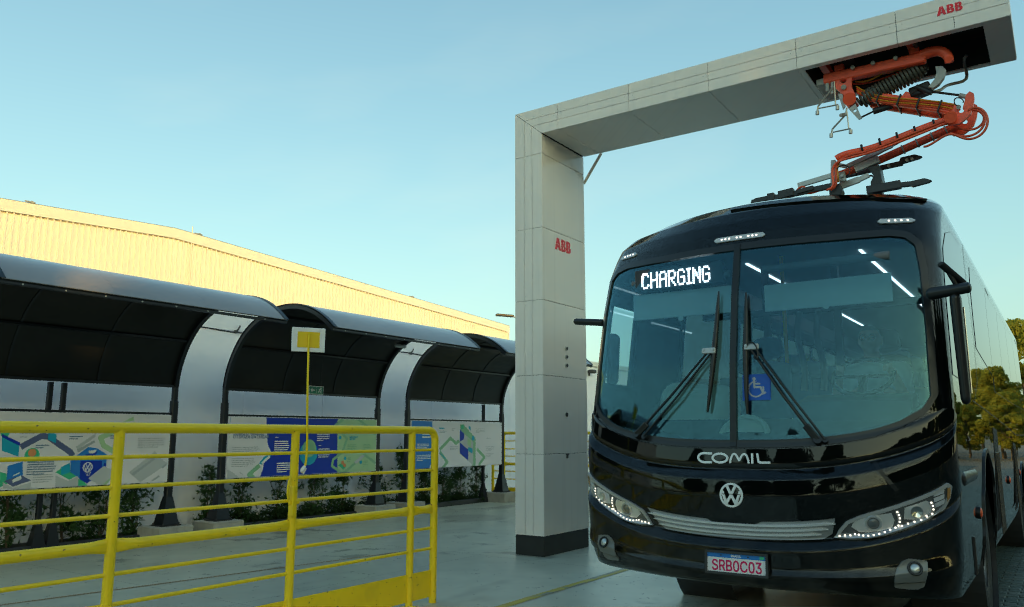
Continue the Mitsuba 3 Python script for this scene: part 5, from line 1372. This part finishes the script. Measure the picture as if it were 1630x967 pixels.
for y0, x0, x1 in ((5.87, -2.84, -2.02), (5.87, -1.77, -.90)):
    add(co, 'sun_blind', box(x0, x1, y0, y0 + .012, 2.42 if x0 < -2 else 2.40, 2.63 if x0 < -2 else 2.60, .004), 'm_blind')
    add(co, 'blind_roller', tube([(x0, y0, 2.72), (x1, y0, 2.72)], .03, 10), 'm_interior', smooth=40)
    add(co, 'blind_knob', at(cyl((0, 0, 0), (0, 0, .01), .022, 16), 0, 1, 0) if False else cyl(((x0 + x1) / 2, y0 - .005, 2.405), ((x0 + x1) / 2, y0 - .012, 2.405), .022, 16), 'm_blind')
# destination display: lit dots on a dark panel
dd = add(co, 'destination_display', [box(-2.80, -2.06, 5.82, 5.90, 2.645, 2.825, .01)], 'm_dash', label='lit display reading CHARGING')
FONT = {'C': '01110 10001 10000 10000 10000 10001 01110', 'H': '10001 10001 10001 11111 10001 10001 10001', 'A': '01110 10001 10001 11111 10001 10001 10001', 'R': '11110 10001 10001 11110 10100 10010 10001',
        'G': '01110 10001 10000 10111 10001 10001 01110', 'I': '111 010 010 010 010 010 111', 'N': '10001 11001 10101 10101 10011 10001 10001'}
dots, col = [], 0
for ch in 'CHARGING':
    rows = FONT[ch].split()
    for r_, row in enumerate(rows):
        for c_, b in enumerate(row):
            if b == '1':
                dots.append(((col + c_), r_))
    col += len(rows[0]) + 1
px_ = .575 / (col - 1)
pz_ = .132 / 7
dm = [box(-2.735 + c_ * px_, -2.735 + (c_ + 1.0) * px_, 5.812, 5.8195, 2.792 - (r_ + .82) * pz_, 2.792 - r_ * pz_) for c_, r_ in dots]
add(dd, 'lit_letters', dm, 'm_white', kind='stuff', **glow((1.0, .88, .90), .34))
# seats
def seat(x, y, m='m_seat'):
    k = add(co, 'seat', [box(x - .22, x + .22, y - .24, y + .26, 1.48, 1.62, .05), hullball([((x, y + .24, 1.65), (.23, .06, .05)), ((x, y + .36, 2.10), (.21, .06, .05))]), box(x - .18, x + .18, y - .1, y + .15, 1.16, 1.5)], m, smooth=35)
    add(k, 'headrest', hullball([((x, y + .38, 2.22), (.15, .05, .06)), ((x, y + .40, 2.32), (.13, .05, .05))]), m, smooth=40)
seat(-2.15, 6.75); seat(-1.2, 6.72, 'm_dash')
for j in range(6):
    for x in (-2.88, -2.42, -1.38, -.96):
        seat(x, 8.5 + j * .85)
add(co, 'cabin_partition', [box(-2.75, -2.25, 7.55, 7.60, 1.16, 2.05, .01), box(-1.62, -.72, 7.56, 7.60, 1.16, 1.9, .01)], 'm_cream')
add(co, 'partition_frame', [box(-1.66, -1.60, 7.55, 7.61, 1.16, 3.1), box(-.80, -.74, 7.55, 7.61, 1.16, 3.1), box(-2.30, -2.24, 7.55, 7.61, 1.16, 3.1), box(-2.9, -.74, 7.55, 7.61, 2.62, 2.68)], 'm_dash')
for x in (-1.95, -1.78, -2.4):
    cur = tube([(x + .02 * math.sin(q * 9), 7.5 + .02 * math.cos(q * 7), 1.9 + q) for q in np.linspace(0, .72, 10)], .03, 8)
    add(co, 'curtain', cur, 'm_interior', smooth=50)
add(co, 'grab_rail', [tube([(-2.0, 7.2, 1.16), (-2.0, 7.2, 3.1)], .018, 8)], 'm_signyellow', smooth=40)
add(co, 'cream_console', hullball([((-2.75, 6.5, 1.75), (.14, .2, .2)), ((-2.35, 6.5, 1.72), (.14, .2, .2)), ((-2.55, 6.5, 1.4), (.3, .25, .2))]), 'm_cream', smooth=40)
add(co, 'dash_disc', [trimesh.creation.cylinder(.19, .03, 40).apply_transform(frame((-1.93, 5.75, 1.475), (1, 0, 0), (0, .55, .85))), trimesh.creation.torus(.17, .022, 36, 8).apply_transform(frame((-1.93, 5.74, 1.485), (1, 0, 0), (0, .55, .85)))], 'm_cream', smooth=40)
# wheelchair sticker on the inside of the glass
SK = sbox(.045, 1.735, .175, 1.915)
st_ = add(co, 'access_sticker', patch(SK, .003, .002), 'm_blue', label='blue wheelchair symbol sticker on the windscreen')
q = unary_union([Point(-.012, .055).buffer(.012), LineString([(-.012, .04), (-.010, .0), (.030, .0), (.048, -.042), (.060, -.037)]).buffer(.007), LineString([(-.010, .022), (.024, .022)]).buffer(.006),
                 Point(0.0, -.012).buffer(.055).difference(Point(0, -.012).buffer(.045)).difference(Polygon([(.0, .0), (.02, .2), (.2, .2), (.2, .02)])).difference(Polygon([(0, 0), (.0, .2), (-.02, .2)]))])
add(st_, 'symbol', patch(affinity.translate(affinity.scale(q, 1.05 / SA, 1.05, origin=(0, 0)), .108, 1.825), .0045, .001, .01, .02), 'm_print_grey')

# ------------------------------------------------------------------ the driver
import manifold3d as m3


def bones(chain_list, ref=.02, it=12):
    def sph(c, r): return m3.Manifold.sphere(r, 20).translate(list(map(float, c)))
    M = None
    for a, ra, b, rb in chain_list:
        h = m3.Manifold.batch_hull([sph(a, ra), sph(b, rb)])
        M = h if M is None else M + h
    M = M.refine_to_length(ref)
    t = tm(M)
    t = trimesh.Trimesh(t.vertices, t.faces, process=True)
    trimesh.smoothing.filter_taubin(t, iterations=it)
    return t


pd = thing('person', 'driver in a light shirt seated behind the steering wheel', 'person')
hx, hy, hz = -1.20, 6.62, 2.22
head = trimesh.creation.icosphere(4, 1.0)
vv = head.vertices * [.078, .098, .118]
f_ = np.exp(-((vv[:, 0] / .016) ** 2 + ((vv[:, 2] + .012) / .024) ** 2)) * (vv[:, 1] < 0)
vv[:, 1] -= f_ * .024
for sx in (-1, 1):
    e = np.exp(-(((vv[:, 0] - sx * .032) / .018) ** 2 + ((vv[:, 2] - .018) / .014) ** 2)) * (vv[:, 1] < 0); vv[:, 1] += e * .011
m_ = np.exp(-((vv[:, 0] / .028) ** 2 + ((vv[:, 2] + .055) / .008) ** 2)) * (vv[:, 1] < 0); vv[:, 1] += m_ * .006
low = np.clip(-vv[:, 2] / .118, 0, 1); vv[:, 0] *= 1 - .22 * low ** 1.5
head.vertices = vv + [hx, hy, hz]
ears = [trimesh.convex.convex_hull(trimesh.creation.icosphere(2, 1).vertices * [.012, .022, .034] + [hx + s * .078, hy + .012, hz]) for s in (-1, 1)]
sh = lambda s: np.array([hx + s * .20, hy + .03, hz - .235])
elb_ = {-1: np.array([hx - .26, hy - .08, hz - .50]), 1: np.array([hx + .25, hy - .08, hz - .50])}
wr = {-1: np.array([hx - .19, 6.40, 1.97]), 1: np.array([hx + .17, 6.40, 1.97])}
arms = []
for s in (-1, 1):
    arms += [(elb_[s], .042, wr[s], .028)]
    for q in range(4):
        b = wr[s] + [s * .006 - s * .012 * q, -.03, .03 - .004 * q]
        arms += [(wr[s], .026, b, .011), (b, .011, b + [-s * .004, -.03, .012], .009), (b + [-s * .004, -.03, .012], .009, b + [-s * .006, -.035, -.02], .0085)]
    arms += [(wr[s], .022, wr[s] + [-s * .03, -.01, .035], .011)]
neck = [((hx, hy + .02, hz - .08), .055, (hx, hy + .035, hz - .22), .06)]
bd = bones(neck + [((hx, hy + .035, hz - .2), .07, (hx, hy + .06, hz - .45), .10)] + [((hx, hy + .06, hz - .33), .05, elb_[s], .042) for s in (-1, 1)] + arms, .014, 8)
add(pd, 'body', [head] + ears + [bd], 'm_skin', smooth=60)
shirt = [(sh(-1), .072, sh(1), .072), ((hx, hy + .04, hz - .25), .11, (hx, hy + .10, hz - .62), .15), (sh(-1), .07, (hx - .10, hy + .09, hz - .60), .11), (sh(1), .07, (hx + .10, hy + .09, hz - .60), .11)]
for s in (-1, 1):
    shirt.append((sh(s), .07, elb_[s] + (sh(s) - elb_[s]) * .25, .056))
add(pd, 'shirt', bones(shirt, .025, 10), 'm_shirt', smooth=60)
col_ = trimesh.creation.torus(.072, .020, 30, 10); col_.apply_transform(frame((hx, hy + .03, hz - .165), (1, 0, 0), (0, .95, .3)))
add(pd, 'collar', col_, 'm_shirt', smooth=50)
hair = trimesh.creation.icosphere(4, 1.0); hv = hair.vertices * [.084, .104, .123]
keep = (hv[hair.faces].mean(1)[:, 2] > .045 - 1.0 * np.maximum(0, hv[hair.faces].mean(1)[:, 1]) * 1.6) & ~((hv[hair.faces].mean(1)[:, 1] < -.03) & (hv[hair.faces].mean(1)[:, 2] < .075))
hair = trimesh.Trimesh(hv + [hx, hy, hz], hair.faces[keep])
add(pd, 'hair', hair, 'm_hair', smooth=60)
gl = [trimesh.creation.torus(.023, .0025, 20, 6).apply_transform(frame((hx + s * .033, hy - .098, hz + .018), (1, 0, 0), (0, 0, 1))) for s in (-1, 1)] + [cyl((hx - .012, hy - .1, hz + .02), (hx + .012, hy - .1, hz + .02), .0025, 6)]
add(pd, 'glasses', gl, 'm_black')
for s in (-1, 1):
    eb = trimesh.creation.icosphere(2, .0105); eb.apply_translation((hx + s * .032, hy - .0745, hz + .018))
    add(pd, 'eye', eb, 'm_white', smooth=True)
legs = []
for s in (-1, 1):
    legs += [((hx + s * .09, hy + .10, 1.70), .10, (hx + s * .12, 6.30, 1.66), .07), ((hx + s * .12, 6.30, 1.66), .068, (hx + s * .12, 6.18, 1.28), .05)]
add(pd, 'trousers', bones(legs, .03, 8), 'm_trousers', smooth=60)
